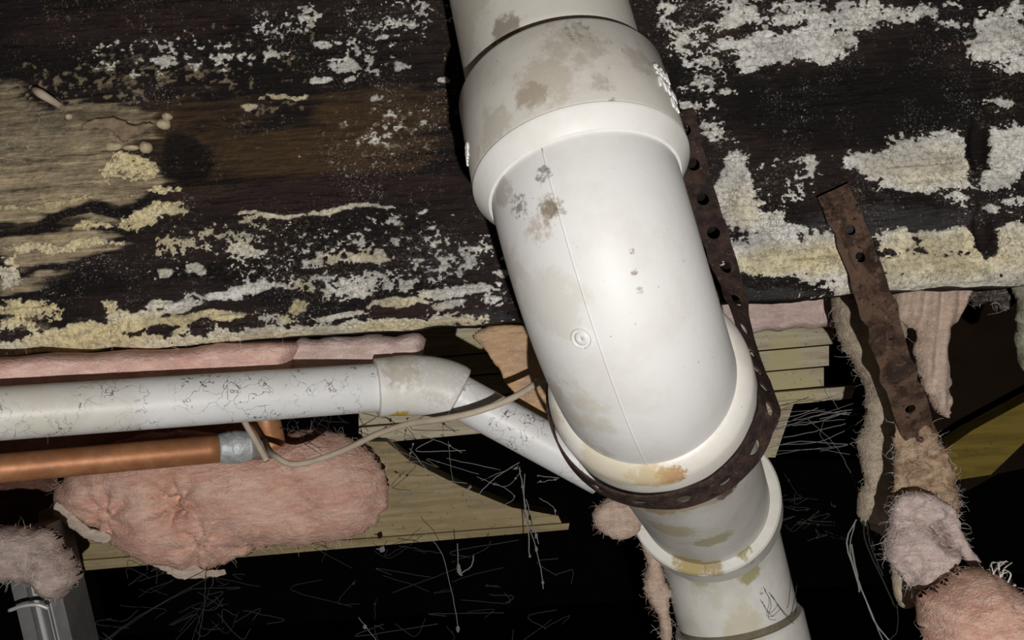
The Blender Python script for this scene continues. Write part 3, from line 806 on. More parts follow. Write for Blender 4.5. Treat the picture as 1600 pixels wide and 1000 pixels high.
# ------------------------------------------------------------------ steel hanger straps
rust_m, nt, b = new_mat('rusty_steel', 0.75, 0.3, 0.25)
p = pos(nt)
c = mix(nt, ramp(nt, noise(nt, p, 90, 6, .7), .38, .66), (0.030, 0.020, 0.018), (0.085, 0.050, 0.038))
c = mix(nt, ramp(nt, noise(nt, p, 260, 4, .7), .60, .72), c, (0.20, 0.13, 0.10))
nt.links.new(c, b.inputs['Base Color']); bump(nt, b, noise(nt, p, 220, 5, .7), .8, .002)
rust2, nt, b = new_mat('rusty_steel_brown', 0.85, 0.15, 0.05)
p = pos(nt)
c = mix(nt, ramp(nt, noise(nt, p, 45, 6, .7, None, 1.0), .36, .62), (0.055, 0.034, 0.026), (0.19, 0.115, 0.078))
c = mix(nt, ramp(nt, noise(nt, p, 150, 5, .75), .55, .70), c, (0.26, 0.17, 0.12))
c = mix(nt, ramp(nt, noise(nt, p, 210, 4, .7), .58, .68), c, (0.025, 0.016, 0.012))
nt.links.new(c, b.inputs['Base Color']); bump(nt, b, noise(nt, p, 140, 6, .75), 1.0, .005)

def strap(name, path, across, width, pitch, hole, mat, parent=None, thick=0.0014, skip=(), slot=1.0, wob=0.0):
    """perforated ribbon: path and across directions are sampled lists of the same length"""
    n = len(path); ds = [0.0]
    for i in range(1, n): ds.append(ds[-1] + (path[i] - path[i - 1]).length)
    L = ds[-1]
    def at(s):
        s = min(max(s, 0), L); i = min(max(np.searchsorted(ds, s) - 1, 0), n - 2)
        f = (s - ds[i]) / max(ds[i + 1] - ds[i], 1e-9)
        p = path[i].lerp(path[i + 1], f); A = across[i].lerp(across[i + 1], f).normalized()
        T = (path[min(i + 2, n - 1)] - path[max(i - 1, 0)]).normalized()
        A = (A - T * A.dot(T)).normalized(); N = T.cross(A)
        return p, A, N
    V = []; Fc = []; K = 24; cells = int(L / pitch); pl = L / cells; cache = {}
    def vert(s, v, side):
        key = (round(s, 6), round(v, 6), side)
        if key not in cache:
            p, A, N = at(s)
            w = 1 + wob * (float(vnoise(np.array([s * 90, v * 40 + 2, 5.0]))) - .5)
            V.append(p + A * v * w + N * (thick * .5 * side)); cache[key] = len(V) - 1
        return cache[key]
    for ci in range(cells):
        s0 = ci * pl; sc = s0 + pl / 2
        has = ci not in skip
        outer = []
        per = K // 4
        hw = width / 2
        for e in range(4):
            for k in range(per):
                t = k / per
                if e == 0: outer.append((s0 + pl * t, -hw))
                elif e == 1: outer.append((s0 + pl, -hw + width * t))
                elif e == 2: outer.append((s0 + pl * (1 - t), hw))
                else: outer.append((s0, hw - width * t))
        inner = []
        for (s, v) in outer:
            an = math.atan2(v / hw, (s - sc) / (pl / 2)); inner.append((sc + hole * slot * math.cos(an), hole * math.sin(an)))
        mid = [((o[0] + i_[0]) / 2, (o[1] + i_[1]) / 2) for o, i_ in zip(outer, inner)]
        for side in (1, -1):
            for k in range(K):
                k2 = (k + 1) % K
                for A_, B_ in ((outer, mid), (mid, inner)):
                    q = [vert(*A_[k], side), vert(*A_[k2], side), vert(*B_[k2], side), vert(*B_[k], side)]
                    Fc.append(q if side > 0 else q[::-1])
            if not has:
                q = [vert(*i_, side) for i_ in inner]; Fc.append(q if side > 0 else q[::-1])
        for k in range(K):
            k2 = (k + 1) % K
            if has: Fc.append([vert(*inner[k], 1), vert(*inner[k2], 1), vert(*inner[k2], -1), vert(*inner[k], -1)])
            if abs(abs(outer[k][1]) - hw) < 1e-9 and abs(abs(outer[k2][1]) - hw) < 1e-9:
                Fc.append([vert(*outer[k2], 1), vert(*outer[k], 1), vert(*outer[k], -1), vert(*outer[k2], -1)])
    Fc = [f for f in Fc if len(set(f)) >= 3]
    return sharp(mesh_obj(name, V, Fc, mat, parent), 50)

# strap around the big elbow's lower socket
e2 = (UPV - b_d * UPV.dot(b_d)).normalized(); e1 = b_d.cross(e2)
if e1.dot(RGT) < 0: e1 = -e1
Hc = R1 + b_d * 0.026
def loop_pt(deg, r=0.0725): return Hc + (e1 * math.cos(math.radians(deg)) + e2 * math.sin(math.radians(deg))) * r
def flare(a):
    k = 0.10 + 0.40 * max(0.0, math.cos(math.radians(a + 5)))
    return (b_d + (e1 * math.cos(math.radians(a)) + e2 * math.sin(math.radians(a))) * k).normalized()
ctrl = [(W(1064, 175, .942), RGT), (W(1092, 290, .932), RGT), (W(1120, 380, .918), RGT), (W(1145, 450, .905), RGT * .9 + FWD * .5),
        (W(1160, 505, .885), RGT * .5 + FWD * .8), (W(1176, 560, .850), flare(10))]
angs = list(range(-4, -232, -12))
ctrl += [(loop_pt(a, 0.0720 + .0022 * max(0, math.cos(math.radians(a)))), flare(a)) for a in angs]
path = spline([c[0] for c in ctrl], 300)
acr_s = spline([c[1] for c in ctrl], 300)
strapA = strap('pipe_hanger_strap', path, acr_s, 0.0215, 0.0285, 0.0046, rust_m, None, slot=1.15, wob=.25)
tag(strapA, 'dark rusty perforated steel strap looped under the big drain elbow', 'strap')
# second strap, hanging by itself on the right
ctrl = [(W(1300, 298, .944), RGT), (W(1325, 350, .942), RGT), (W(1352, 425, .936), RGT), (W(1378, 500, .938), RGT), (W(1402, 580, .95), RGT),
        (W(1430, 660, .975), RGT), (W(1455, 725, .99), RGT), (W(1478, 800, 1.0), RGT)]
path = spline([c[0] for c in ctrl], 160); acr_s = [(RGT * .995 + UPV * .12) for _ in path]
strapB = strap('hanging_strap', path, acr_s, 0.0270, 0.0215, 0.0042, rust2, None, skip=(0, 3, 4, 5, 6, 7, 9, 10, 11), wob=.35)
tag(strapB, 'wide brown rusty strap hanging loose from the beam at right', 'strap')

# ------------------------------------------------------------------ the small white pipe on the left
pvcS = pvc_material('pvc_small', (0.78, 0.78, 0.77), [(W(520, 635, .97), .014, (0.55, 0.42, 0.03), .9, 120, .7), (W(120, 640, .88), .10, (0.62, 0.58, 0.48), .5, 40, .75),
                    (W(20, 640, .86), .09, (0.60, 0.56, 0.46), .5, 40, .75)], .4, crackle=.95)
pvcSe = pvc_material('pvc_small_elbow', (0.78, 0.77, 0.73), [(W(625, 640, .96), .018, (0.55, 0.40, 0.03), .95, 120, .70), (W(625, 585, .95), .035, (0.50, 0.44, 0.34), .7, 160, .82),
                    (W(690, 590, .95), .05, (0.5, 0.46, 0.40), .5, 300, .85)], .8, film=.6)
small = empty('small_drain_pipe', W(590, 605, .965), 'slim white plastic pipe with a crackled skin running left below the beam', 'pipe')
sA = W(-70, 651, .850); sB = W(600, 605, .962)
v_, f_ = sweep([sA.lerp(sB, k / 30) for k in range(-6, 31)], 0.0192, 48)
mesh_obj('straight_pipe', v_, f_, pvcS, small)
sd1 = (sB - sA).normalized()
sC = W(924, 732, .980)
kn = W(678, 598, .972)
d1 = (kn - sB).normalized(); d2 = (sC - kn).normalized()
v_, f_ = sweep([kn + d2 * t for t in np.linspace(0.012, (sC - kn).length + .01, 16)], 0.0176, 48)
mesh_obj('sloping_pipe', v_, f_, pvcS, small)
# 45 degree elbow with a bead at each end
pa = kn - d1 * 0.030; pb = kn + d2 * 0.017
bez = [pa.lerp(kn, t).lerp(kn.lerp(pb, t), t) for t in np.linspace(0, 1, 17)]
rad = [0.0236] * 17
pts = [pa - d1 * 0.0170, pa - d1 * 0.0160, pa - d1 * 0.004, pa - d1 * .003] + bez + [pb + d2 * 0.004, pb + d2 * 0.0055]
rad = [0.0200, 0.0232, 0.0236, 0.0232] + [0.0240] * 17 + [0.0232, 0.0180]
v_, f_ = sweep(pts, rad, 48)
sharp(mesh_obj('bend', v_, f_, pvcSe, small), 50)['label'] = 'speckled elbow with yellow glue stains'

# ------------------------------------------------------------------ cable
cab_m = plain('cream_cable', (0.56, 0.47, 0.36), 0.6, 0.3, 0, 0.25, 90, 0.15)
cc_ = [W(900, 560, .99), W(850, 592, .955), W(800, 622, .935), W(745, 643, .93), W(690, 655, .94), W(640, 662, .96), W(590, 678, .98), W(540, 702, 1.0), W(490, 720, 1.01), W(455, 725, 1.015), W(432, 714, 1.02), W(421, 704, 1.04), W(414, 690, 1.08)]
v_, f_ = sweep(spline(cc_, 120), 0.0026, 12)
tag(mesh_obj('cable', v_, f_, cab_m), 'long cream cable sagging beneath the slim white pipe', 'cable')
v_, f_ = sweep(spline([W(372, 640, 1.03), W(384, 662, 1.02), W(400, 690, 1.015), W(417, 720, 1.01)], 30), 0.0027, 12)
tag(mesh_obj('cable', v_, f_, cab_m), 'short cut end of cream cable in front of the copper pipe', 'cable')

# ------------------------------------------------------------------ copper pipe
cop_m, nt, b = new_mat('old_copper', 0.5, 0.4, 0.35)
p = pos(nt)
c = mix(nt, ramp(nt, noise(nt, p, 25, 6, .7), .38, .66), (0.40, 0.17, 0.075), (0.58, 0.28, 0.13))
c = mix(nt, ramp(nt, noise(nt, p, 60, 5, .7), .58, .72, 0, .6), c, (0.28, 0.19, 0.15))
nt.links.new(c, b.inputs['Base Color']); bump(nt, b, noise(nt, p, 120, 4), .2, .001)
sil_m = plain('solder', (0.62, 0.66, 0.66), 0.5, 0.5, 0.3, 0.6, 160, 0.9)
grey_m = plain('grey_joint', (0.30, 0.25, 0.23), 0.7, 0.3, 0.1, 0.6, 120, 0.5)
copper = empty('copper_pipe', W(200, 715, 1.07), 'old copper water pipe passing below the slim white pipe at left', 'pipe')
k0 = W(-70, 738, 1.02); k1 = W(352, 700, 1.10); k2 = W(424, 694, 1.115)
v_, f_ = sweep([k0.lerp(k1, t) for t in np.linspace(-.3, 1, 20)], 0.0128, 32)
mesh_obj('tube', v_, f_, cop_m, copper)
dk_ = (k2 - k1).normalized()
sl = [k1 - dk_ * .006 + dk_ * .0016 * k for k in range(19)]
v_, f_ = sweep(sl, [0.0128 + .0018 * float(fbm(np.array([k * .9, 2., 3.]), 2)) + .0015 * math.sin(math.pi * k / 18) for k in range(19)], 32)
mesh_obj('solder_joint', v_, f_, sil_m, copper)['label'] = 'silvery blobbed solder joint'
v_, f_ = sweep([k1 + dk_ * .02, k1 + dk_ * .03, k2], [0.0125, .0135, .0130], 32)
mesh_obj('grey_fitting', v_, f_, grey_m, copper)
v_, f_ = sweep(spline([W(424, 700, 1.115), W(420, 678, 1.113), W(415, 655, 1.11), W(413, 600, 1.11), W(411, 560, 1.11)], 24), [0.0100] + [0.0135] * 24, 32)
mesh_obj('riser', v_, f_, cop_m, copper)

# ------------------------------------------------------------------ timber behind the beam
wood_b = wood_material('joist_tan', (0.36, 0.29, 0.165), (0.24, 0.185, 0.10), (1, 14, 14), (0.28, 0.22, 0.12))
wood_c = wood_material('joist_grey', (0.56, 0.50, 0.37), (0.36, 0.30, 0.20), (1, 14, 14), (0.50, 0.44, 0.25))
wood_y = wood_material('board_yellow', (0.22, 0.155, 0.03), (0.14, 0.10, 0.02), (1, 10, 10))
def sp(px, py, d): return W(px, py, d)
# lower board, its right end cut on the slant
lb = empty('lower_board', W(500, 820, 1.20), 'tan sawn board behind the pink insulation with a slanted right end', 'board')
V_, F__ = prism([(60, 800), (480, 690), (604, 690), (640, 720), (720, 760), (800, 793), (872, 806), (880, 822), (740, 832), (590, 846), (420, 862), (60, 888)], 1.20, 0.04)
o = sharp(mesh_obj('board_face', V_, F__, wood_b, lb, smooth=False), 30)
plank('lower_lip', [sp(60, 882, 1.192), sp(890, 818, 1.192), sp(888, 828, 1.192), sp(60, 898, 1.192)], 0.045, wood_b, lb)
# upper joist, seen left and right of the drain
uj = empty('rear_joist', W(950, 580, 1.24), 'pale weathered joist running behind the drain pipe below the beam', 'joist')
def edge_y(x, y0, sl): return y0 + sl * (x - 950)
sl_ = -0.085
rows = [(440, 534), (537, 568), (571, 602), (605, 634)]
for k, (ya, yb) in enumerate(rows):
    xl, xr = (560, 1312)
    plank('board', [sp(xl, edge_y(xl, ya, sl_), 1.24), sp(xr - 8 * k, edge_y(xr, ya, sl_), 1.24), sp(xr - 8 * k, edge_y(xr, yb, sl_), 1.24), sp(xl, edge_y(xl, yb, sl_), 1.24)], 0.04, wood_c, uj, seed=k)
plank('bottom_ledge', [sp(560, edge_y(560, 636, sl_), 1.225), sp(1338, edge_y(1338, 636, sl_), 1.225), sp(1332, edge_y(1338, 656, sl_), 1.225), sp(560, edge_y(560, 662, sl_), 1.225)], 0.055, wood_c, uj, seed=9)
tag(plank('timber_block', [sp(1178, 632, 1.25), sp(1242, 628, 1.25), sp(1212, 715, 1.25), sp(1172, 715, 1.25)], 0.05, wood_c), 'short stained timber block below the joist right of the drain', 'block')
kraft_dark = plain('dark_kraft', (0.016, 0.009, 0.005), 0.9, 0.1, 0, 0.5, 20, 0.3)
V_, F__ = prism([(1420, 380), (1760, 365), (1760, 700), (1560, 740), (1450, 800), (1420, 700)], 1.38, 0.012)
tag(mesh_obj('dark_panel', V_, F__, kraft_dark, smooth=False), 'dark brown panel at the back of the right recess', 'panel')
V_, F__ = prism([(1430, 735), (1520, 672), (1690, 580), (1690, 640), (1600, 692), (1548, 742), (1480, 752), (1440, 765)], 1.30, .04)
tag(sharp(mesh_obj('yellow_board', V_, F__, wood_y, smooth=False), 30), 'yellowed board slanting across the lower right recess', 'board')
# ------------------------------------------------------------------ insulation and rags
pink = fluff_material('pink_glass_wool', (0.86, 0.52, 0.42), (0.70, 0.36, 0.28), dirt_amt=.25)
pink_s = fluff_material('bright_pink_wool', (0.92, 0.62, 0.53), (0.80, 0.47, 0.39), dirt_amt=.2)
pink_b = fluff_material('peach_glass_wool', (0.90, 0.60, 0.47), (0.76, 0.42, 0.32), dirt=(.30, .14, .09), dirt_amt=.35, streak=(1, 1, 1.8), sc=22)
pink_p = fluff_material('pale_pink_wool', (0.80, 0.62, 0.56), (0.66, 0.48, 0.42), dirt_amt=.25)
pink_g = fluff_material('grey_pink_wool', (0.62, 0.48, 0.42), (0.42, 0.33, 0.29), dirt=(.14, .10, .10), dirt_amt=.6, sc=45)
beige = fluff_material('beige_wool', (0.66, 0.55, 0.42), (0.50, 0.40, 0.29), dirt_amt=.5, streak=(2, 2, .8), sc=40)
paper = fluff_material('pinkish_paper', (0.70, 0.54, 0.43), (0.56, 0.41, 0.32), dirt_amt=.35, streak=(3, 3, .5), sc=30)
tanl = fluff_material('tan_lint', (0.58, 0.42, 0.28), (0.26, 0.16, 0.10), dirt=(.05, .03, .02), dirt_amt=.8, sc=70)
lilac = fluff_material('dusty_wool', (0.74, 0.60, 0.55), (0.56, 0.44, 0.40), dirt=(.18, .13, .12), dirt_amt=.7, sc=60)
wool_shade = fluff_material('shaded_wool', (0.20, 0.10, 0.07), (0.11, 0.06, 0.04), dirt_amt=.4)  # shade under the copper pipe, painted into the wool as dark brown
kraft = fluff_material('kraft_paper', (0.70, 0.46, 0.26), (0.58, 0.40, 0.27), dirt=(.2, .09, .04), dirt_amt=.4, sc=25)
cream = fluff_material('cream_paper', (0.66, 0.56, 0.46), (0.55, 0.45, 0.36), dirt_amt=.4, sc=40)
green_w = fluff_material('mouldy_rag', (0.42, 0.42, 0.32), (0.22, 0.2, 0.14), dirt=(.03, .03, .02), dirt_amt=.9, sc=90)
fib_p = plain('pink_fibre', (0.85, 0.62, 0.52), .9, .1, 0, .1); fib_w = plain('white_fibre', (0.72, 0.68, 0.62), .9, .1, 0, .1)

def wool(name, outline, d, th, mat, label, cat='insulation', group=None, fib=None, nf_=120, fl=.018, **kw):
    o, pts, edg = pillow(name, outline, d, th, mat, None, **kw)
    tag(o, label, cat, group)
    if fib: fuzz(o, list(edg) * 2 + list(pts[::3]), fib, int(nf_ * 1.8), fl, seed=int(kw.get('seed', 0)) + 1)
    return o
wool('insulation_batt', [(-120, 572), (200, 549), (452, 531), (462, 570), (440, 620), (330, 640), (200, 648), (-120, 670)], .957, .036, pink_s, 'pink insulation batt tucked under the beam behind the slim white pipe at far left',
     seed=1, rnd=.3, amp=.007, freq=24, fib=fib_p, nf_=40, tilt=(.16, 0), step=5)
wool('insulation_batt', [(456, 532), (600, 522), (664, 524), (650, 570), (600, 610), (470, 620), (450, 570)], 1.004, .022, pink_p, 'pale pink insulation showing above the slim pipe beside its elbow',
     seed=2, rnd=.35, amp=.004, freq=22, step=5)
wool('insulation_batt', [(-100, 650), (100, 640), (390, 628), (400, 680), (330, 700), (100, 720), (-100, 740)], 1.20, .03, pink, 'shadowed pink insulation in the gap between the slim white pipe and the copper pipe',
     seed=3, rnd=.4, amp=.008, freq=30)
wool('insulation_batt', [(-120, 740), (60, 728), (120, 735), (112, 800), (95, 860), (-120, 870)], 1.27, .02, wool_shade, 'insulation coloured dark brown as painted shade under the copper pipe at the left picture edge',
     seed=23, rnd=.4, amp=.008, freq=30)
wool('insulation_batt', [(88, 775), (120, 725), (180, 690), (300, 672), (410, 690), (450, 676), (500, 668), (548, 682), (588, 716), (608, 760), (600, 800), (570, 832), (500, 848), (420, 854), (350, 882), (300, 890), (230, 876), (180, 850), (120, 815)],
     1.165, .052, pink_b, 'big round sagging pink insulation lump below the copper pipe', seed=4, rnd=.75, amp=.014, freq=20, fib=fib_p, nf_=420, fl=.016, step=5,
     pits=((292, 775, 30, .022), (180, 800, 40, .012), (400, 850, 30, .01), (330, 840, 50, .010)))
wool('insulation_lump', [(-60, 835), (20, 822), (85, 830), (100, 850), (122, 880), (125, 905), (98, 932), (70, 926), (40, 908), (-60, 905)], 1.045, .030, pink_g, 'dusty greyish pink insulation lump on the metal duct at lower left',
     seed=5, amp=.010, freq=45, fib=fib_w, nf_=200, fl=.012, step=4)
wool('paper_scrap', [(88, 783), (112, 800), (140, 824), (168, 832), (174, 842), (160, 850), (128, 838), (95, 815), (83, 806)], 1.14, .0016, cream, 'torn cream paper scrap curling beside the metal duct top', 'paper', seed=6, amp=.003, freq=60, step=3, rag=1)
wool('paper_scrap', [(196, 862), (240, 874), (290, 878), (320, 890), (348, 890), (352, 898), (318, 903), (285, 905), (262, 896), (238, 884)], 1.15, .0016, cream, 'thin torn pale paper strip along the bottom of the big pink lump', 'paper', seed=7, amp=.004, freq=80, step=3, rag=1.5)
wool('kraft_flap', [(742, 517), (840, 511), (880, 560), (864, 640), (852, 668), (826, 660), (800, 612), (768, 560)], 1.02, .010, kraft, 'orange brown kraft paper flap between the small elbow and the big drain', 'paper', seed=8, rnd=.5, amp=.008, freq=24, step=4)
wool('insulation_strip', [(1090, 455), (1330, 425), (1322, 500), (1290, 512), (1200, 518), (1100, 532)], 1.15, .018, pink_p, 'flat pink insulation strip directly under the beam right of the drain', seed=9, rnd=.3, amp=.004, freq=22)
wool('hanging_insulation', [(1305, 440), (1405, 440), (1412, 520), (1400, 600), (1412, 700), (1420, 790), (1404, 850), (1382, 842), (1340, 808), (1348, 750), (1338, 690), (1352, 640), (1340, 580), (1308, 525)], 1.07, .020, beige,
     'long beige rag of insulation hanging behind the loose strap', seed=10, amp=.014, freq=42, octv=5, fib=fib_w, nf_=160, fl=.014, step=5)
wool('hanging_paper', [(1400, 432), (1515, 425), (1505, 490), (1482, 520), (1484, 600), (1484, 650), (1466, 645), (1440, 600), (1428, 550), (1432, 515), (1404, 500)], 1.035, .012, paper,
     'wrinkled pinkish paper facing hanging right of the loose strap', 'paper', seed=11, amp=.006, freq=30, folds=(0.1, 26, .006), step=4)
wool('lint_clump', [(1402, 655), (1440, 645), (1468, 690), (1492, 745), (1494, 800), (1450, 815), (1402, 800), (1398, 730)], .985, .012, tanl, 'ragged tan lint caked on the lower end of the loose strap', 'lint', seed=12, amp=.016, freq=95, octv=5, fib=fib_w, nf_=220, fl=.012, step=4, rag=4)
wool('insulation_lump', [(1402, 775), (1450, 770), (1490, 795), (1502, 838), (1492, 880), (1468, 905), (1432, 918), (1402, 892), (1384, 865), (1390, 825)], .965, .022, lilac, 'dusty pink wool lump with dark pits below the loose strap', seed=13, amp=.020, freq=62, octv=5, fib=fib_w, nf_=260, fl=.012, step=4,
     pits=((1464, 824, 9, .034), (1474, 843, 11, .030), (1420, 905, 12, .01)), rag=3)
wool('insulation_tail', [(1484, 800), (1500, 826), (1518, 858), (1532, 878), (1524, 890), (1506, 876), (1488, 840)], .962, .006, lilac, 'thin twisted pink wool tail right of the dusty lump', seed=14, amp=.003, freq=60, step=3, rag=1)
wool('insulation_lump', [(1432, 965), (1438, 930), (1480, 906), (1500, 888), (1545, 892), (1580, 915), (1640, 960), (1680, 1060), (1460, 1060), (1446, 1000)], .93, .050, pink_b, 'large peach pink wool lump in the bottom right corner', seed=15, amp=.022, freq=30, octv=5, fib=fib_p, nf_=220, fl=.014, step=5, rnd=.8)
wool('insulation_scrap', [(1396, 878), (1420, 886), (1440, 925), (1425, 948), (1404, 946), (1394, 910)], 1.02, .010, beige, 'small flat beige scrap hanging below the dusty lump', seed=16, amp=.004, freq=50, step=3, rag=1)
wool('insulation_scrap', [(930, 792), (958, 776), (992, 786), (1004, 815), (992, 836), (962, 843), (932, 824), (925, 808)], 1.06, .010, paper, 'small pinkish wool scrap sticking out left of the lower drain socket', seed=17, amp=.006, freq=40, step=3, rag=1.5, fib=fib_p, nf_=40, fl=.008)
wool('insulation_tail', [(988, 815), (1012, 838), (1034, 875), (1040, 910), (1052, 925), (1046, 945), (1050, 1010), (1034, 1012), (1028, 965), (1008, 930), (1004, 910), (1010, 880)], 1.09, .008, paper, 'long pink wool tail dangling left of the lower drain pipe', seed=18, amp=.006, freq=70, step=3, rag=2, fib=fib_p, nf_=120, fl=.010)
wool('mouldy_rag', [(1580, 425), (1630, 420), (1630, 575), (1594, 572), (1586, 520), (1590, 480)], 1.0, .010, green_w, 'grey green mouldy rag hanging at the right picture edge', 'rag', seed=19, amp=.008, freq=60, step=4)
wool('dust_clump', [(1504, 440), (1582, 432), (1584, 478), (1566, 488), (1548, 470), (1520, 478)], 1.04, .006, fluff_material('dark_dust', (.13, .10, .085), (.04, .03, .025), dirt_amt=.6, sc=90), 'dark dusty clump under the beam near the right edge', 'dust', seed=20, amp=.008, freq=80, step=3, fib=fib_w, nf_=60, fl=.012)
# wiry tuft above the bottom right lump
tf = []
rr = random.Random(5)
for k in range(16):
    p0 = W(rr.uniform(1545, 1568), rr.uniform(905, 925), .925); p2 = W(rr.uniform(1560, 1582), rr.uniform(876, 912), .925 + rr.uniform(-.02, .02))
    pm = p0.lerp(p2, .5) + Vector((rr.uniform(-.006, .006), rr.uniform(-.01, .01), rr.uniform(-.004, .008)))
    tf.append((spline([p0, pm, p2], 8), rr.uniform(.0004, .0010)))
o = strands('fibre_tuft', tf, fib_w, None, 5); tag(o, 'pale frayed fibre tuft on top of the bottom right lump', 'fibres', kind='stuff')

# ------------------------------------------------------------------ metal duct at lower left
duct_m = plain('galvanised_sheet', (0.20, 0.20, 0.195), 0.5, 0.5, 0.35, 0.5, 35, 0.25)
duct_b = plain('duct_bright_edge', (0.66, 0.66, 0.64), 0.45, 0.5, 0.3, 0.2, 60, 0.1)
duct = empty('metal_duct', W(80, 900, 1.08), 'grey ribbed sheet metal duct rising at the lower left', 'duct')
tp = W(40, 850, 1.10); bt = W(94, 1080, 1.10); ax = (bt - tp).normalized()
wv = (RGT - ax * RGT.dot(ax)).normalized(); dv = ax.cross(wv); dv = dv if dv.dot(FWD) > 0 else -dv
hwid = 0.0215
prof2 = []
for u in np.linspace(-1, 1, 49):
    rib = 0.0035 * (math.exp(-((u + .30) / .05) ** 2) + math.exp(-((u - .35) / .05) ** 2)) - .002 * math.exp(-((u) / .2) ** 2)
    prof2.append((u * hwid, -rib))
prof2 += [(hwid, .03), (hwid, .06), (-hwid, .06), (-hwid, .03)]
V_ = []; F__ = []; m_ = len(prof2)
Ls = np.linspace(-.012, .27, 30)
for s in Ls:
    for (u, w_) in prof2: V_.append(tp + ax * s + wv * u + dv * w_)
for i in range(len(Ls) - 1):
    for k in range(m_):
        k2_ = (k + 1) % m_; F__.append([i * m_ + k, i * m_ + k2_, (i + 1) * m_ + k2_, (i + 1) * m_ + k])
F__.append(list(range(m_))); F__.append([(len(Ls) - 1) * m_ + k for k in range(m_ - 1, -1, -1)])
sharp(mesh_obj('duct_body', V_, F__, duct_m, duct), 30)
v_, f_ = sweep(spline([W(14, 954, 1.075), W(35, 947, 1.072), W(58, 945, 1.072), (W(76, 951, 1.075))], 16), 0.0018, 8)
mesh_obj('bright_seam', v_, f_, duct_b, duct)['label'] = 'bright folded seam'

# ------------------------------------------------------------------ cobwebs and hanging threads
web_m = plain('cobweb_grey', (0.26, 0.255, 0.245), 0.9, 0.1, 0, 0.1, 50, 0)
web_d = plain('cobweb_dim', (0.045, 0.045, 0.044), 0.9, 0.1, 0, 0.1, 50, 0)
def thread(pts, r, wig=.0007, seed=0, n=14):
    q = spline([W(*p) for p in pts], n); rr = random.Random(seed)
    q = [p + Vector((rr.gauss(0, wig * .3), rr.gauss(0, wig * .4), rr.gauss(0, wig * .3))) for p in q]
    return (q, [r] * len(q))
def web(label, lines, mat=web_m, r=.00045, beads=0, seed=0, bead_r=.0011):
    L = [thread(l, r * random.Random(seed + i).uniform(.6, 1.3), seed=seed + i) for i, l in enumerate(lines)]
    rr = random.Random(seed)
    for _ in range(beads):
        q = rr.choice(L)[0]; p = q[rr.randrange(len(q))]; s = bead_r * rr.uniform(.5, 1.3)
        L.append(([p + Vector((0, 0, s)), p + Vector((s * .2, 0, s * .5)), p, p - Vector((0, 0, s * .6)), p - Vector((0, 0, s))], [s * .2, s * .8, s, s * .7, s * .1]))
    o = strands('cobweb', L, mat, None, 4)
    return tag(o, label, 'cobweb', kind='stuff')
web('beaded cobweb strand hanging straight down left of the drain', [[(820, 740, 1.1), (818, 775, 1.1), (824, 815, 1.1), (836, 850, 1.1), (845, 890, 1.1), (849, 920, 1.1)], [(822, 780, 1.1), (832, 815, 1.1), (842, 850, 1.1)], [(812, 730, 1.1), (822, 800, 1.1), (828, 870, 1.1)]], r=.0005, beads=40, seed=3)
rr = random.Random(21); ln = []
for k in range(20):
    x, y = rr.uniform(600, 850), rr.uniform(675, 790)
    if y < 660 + (x - 600) * .3: continue
    ln.append([(x, y, 1.08), (x + rr.uniform(-30, 40), y + rr.uniform(-15, 25), 1.09), (x + rr.uniform(-50, 80), y + rr.uniform(0, 45), 1.1)])
ln += [[(735, 785, 1.07), (770, 750, 1.07), (812, 722, 1.07)], [(700, 690, 1.07), (706, 740, 1.08), (712, 775, 1.09)], [(640, 700, 1.08), (680, 745, 1.08), (730, 755, 1.08)], [(745, 745, 1.07), (790, 760, 1.07), (815, 735, 1.07)]]
web('tangled grey cobweb beneath the sloping end of the slim pipe', ln, r=.00028, beads=50, seed=40, bead_r=.0009)
rr = random.Random(22); ln = []
for k in range(16):
    x, y = rr.uniform(440, 600), rr.uniform(640, 700)
    ln.append([(x, y - 30, 1.12), (x + rr.uniform(-30, 30), y - 10, 1.11), (x + rr.uniform(-40, 40), y + rr.uniform(-5, 15), 1.10)])
web('sparse cobweb in the dark gap above the big pink lump', ln, web_d, r=.0004, seed=60, beads=10)
rr = random.Random(23); ln = []
for k in range(30):
    x, y = rr.uniform(480, 880), rr.uniform(845, 990)
    ln.append([(x, y, 1.15), (x + rr.uniform(-50, 50), y + rr.uniform(-25, 25), 1.15), (x + rr.uniform(-90, 110), y + rr.uniform(-45, 45), 1.16)])
web('faint wide cobweb in the black gap below the lower board', ln, web_d, r=.00035, seed=80, beads=14)
web('cobweb strands knotted with white specks below the lower board', [[(662, 830, 1.12), (690, 865, 1.12), (706, 925, 1.12), (716, 980, 1.12)], [(715, 850, 1.12), (716, 890, 1.12), (722, 900, 1.12)], [(560, 965, 1.1), (572, 980, 1.1), (588, 1000, 1.1)],
     [(600, 858, 1.12), (588, 858, 1.12)], [(740, 868, 1.12), (736, 885, 1.12), (716, 898, 1.12)]], r=.0004, beads=34, seed=100, bead_r=.0016)
web('pair of long cobweb threads right of the metal duct', [[(160, 1002, 1.1), (230, 955, 1.1), (330, 900, 1.1)], [(165, 1000, 1.1), (250, 945, 1.1), (300, 920, 1.1)], [(310, 1000, 1.1), (318, 950, 1.1), (322, 900, 1.1)], [(300, 1000, 1.1), (314, 960, 1.1), (328, 920, 1.1)]], r=.0004, seed=120, mat=web_d)
rr = random.Random(24); ln = []
for k in range(30):
    x, y = rr.uniform(150, 420), rr.uniform(890, 990)
    ln.append([(x, y, 1.15), (x + rr.uniform(-40, 40), y + rr.uniform(-20, 20), 1.15), (x + rr.uniform(-60, 60), y + rr.uniform(-30, 30), 1.15)])
web('dim cobweb in the black gap at the bottom left', ln, web_d, r=.0003, seed=140)
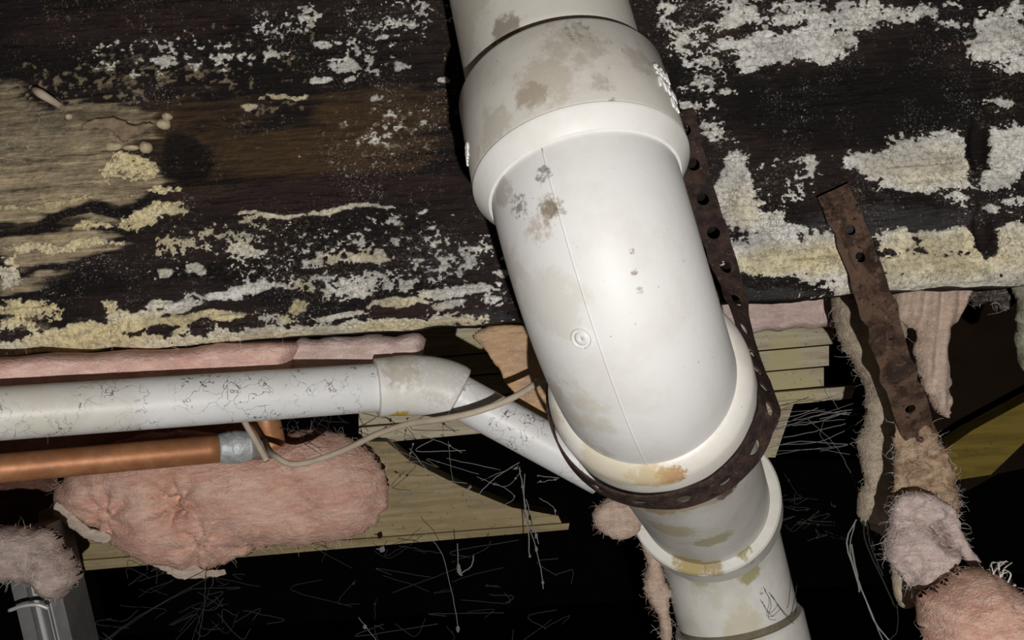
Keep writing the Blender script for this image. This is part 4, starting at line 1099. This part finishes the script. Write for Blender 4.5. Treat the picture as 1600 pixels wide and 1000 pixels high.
ln = [[(1205, 675, 1.15), (1260, 655, 1.15), (1340, 628, 1.15)], [(1200, 668, 1.15), (1270, 650, 1.15), (1335, 640, 1.15)], [(1210, 705, 1.15), (1290, 700, 1.15), (1350, 690, 1.15)], [(1215, 695, 1.15), (1280, 690, 1.15), (1345, 660, 1.15)],
      [(1262, 655, 1.14), (1300, 690, 1.14), (1325, 730, 1.14), (1342, 775, 1.14)], [(1286, 660, 1.14), (1282, 680, 1.14), (1300, 700, 1.14)], [(1205, 712, 1.15), (1270, 702, 1.15), (1340, 712, 1.15)],
      [(1295, 610, 1.16), (1305, 632, 1.16), (1320, 648, 1.16)], [(1200, 700, 1.15), (1250, 690, 1.15), (1330, 695, 1.15)]]
rr = random.Random(31)
for k in range(10):
    x, y = rr.uniform(1200, 1310), rr.uniform(640, 715)
    ln.append([(x, y, 1.15), (x + 40, y - rr.uniform(0, 14), 1.15), (x + rr.uniform(60, 100), y - rr.uniform(5, 25), 1.15)])
web('stretched cobweb threads between the drain and the beige rag', ln, r=.0003, seed=160)
ln = [[(1225, 740, 1.15), (1250, 775, 1.15), (1280, 780, 1.15)]]
for k in range(18):
    x, y = rr.uniform(1215, 1300), rr.uniform(770, 840)
    ln.append([(x, y, 1.15), (x + rr.uniform(-25, 30), y + rr.uniform(-12, 10), 1.15), (x + rr.uniform(-30, 50), y + rr.uniform(-12, 12), 1.15)])
web('small speckled cobweb right of the lower drain socket', ln, web_d, r=.0003, seed=200, beads=24, bead_r=.001)
web('white twisted fibre threads dangling below the beige rag', [[(1338, 812, 1.06), (1323, 845, 1.05), (1334, 890, 1.05), (1350, 930, 1.05), (1366, 970, 1.05), (1392, 1004, 1.05)], [(1336, 815, 1.06), (1328, 860, 1.05), (1342, 910, 1.05), (1358, 950, 1.05), (1380, 1002, 1.05)],
     [(1330, 850, 1.05), (1340, 905, 1.05), (1343, 925, 1.05)]], r=.0007, seed=220)
web('thin dark looping threads beside the white fibre threads', [[(1350, 815, 1.06), (1352, 845, 1.06), (1372, 890, 1.06), (1390, 930, 1.06), (1400, 950, 1.06)], [(1354, 815, 1.06), (1360, 850, 1.06), (1380, 900, 1.06)], [(1402, 945, 1.05), (1402, 985, 1.05), (1390, 1000, 1.05)], [(1355, 812, 1.06), (1362, 840, 1.06), (1366, 860, 1.06)]], mat=web_d, r=.0005, seed=240)
web('dark hair stuck on the drain joint above the coupling', [[(1195, 920, 1.078), (1205, 945, 1.078), (1200, 965, 1.078), (1212, 968, 1.078)], [(1205, 930, 1.078), (1222, 955, 1.078), (1240, 975, 1.078)], [(1190, 940, 1.078), (1205, 962, 1.078), (1220, 950, 1.078)], [(1245, 915, 1.078), (1240, 945, 1.078), (1235, 960, 1.078)]],
    mat=plain('dark_hair', (.05, .04, .03), .9, .1), r=.0003, seed=260)
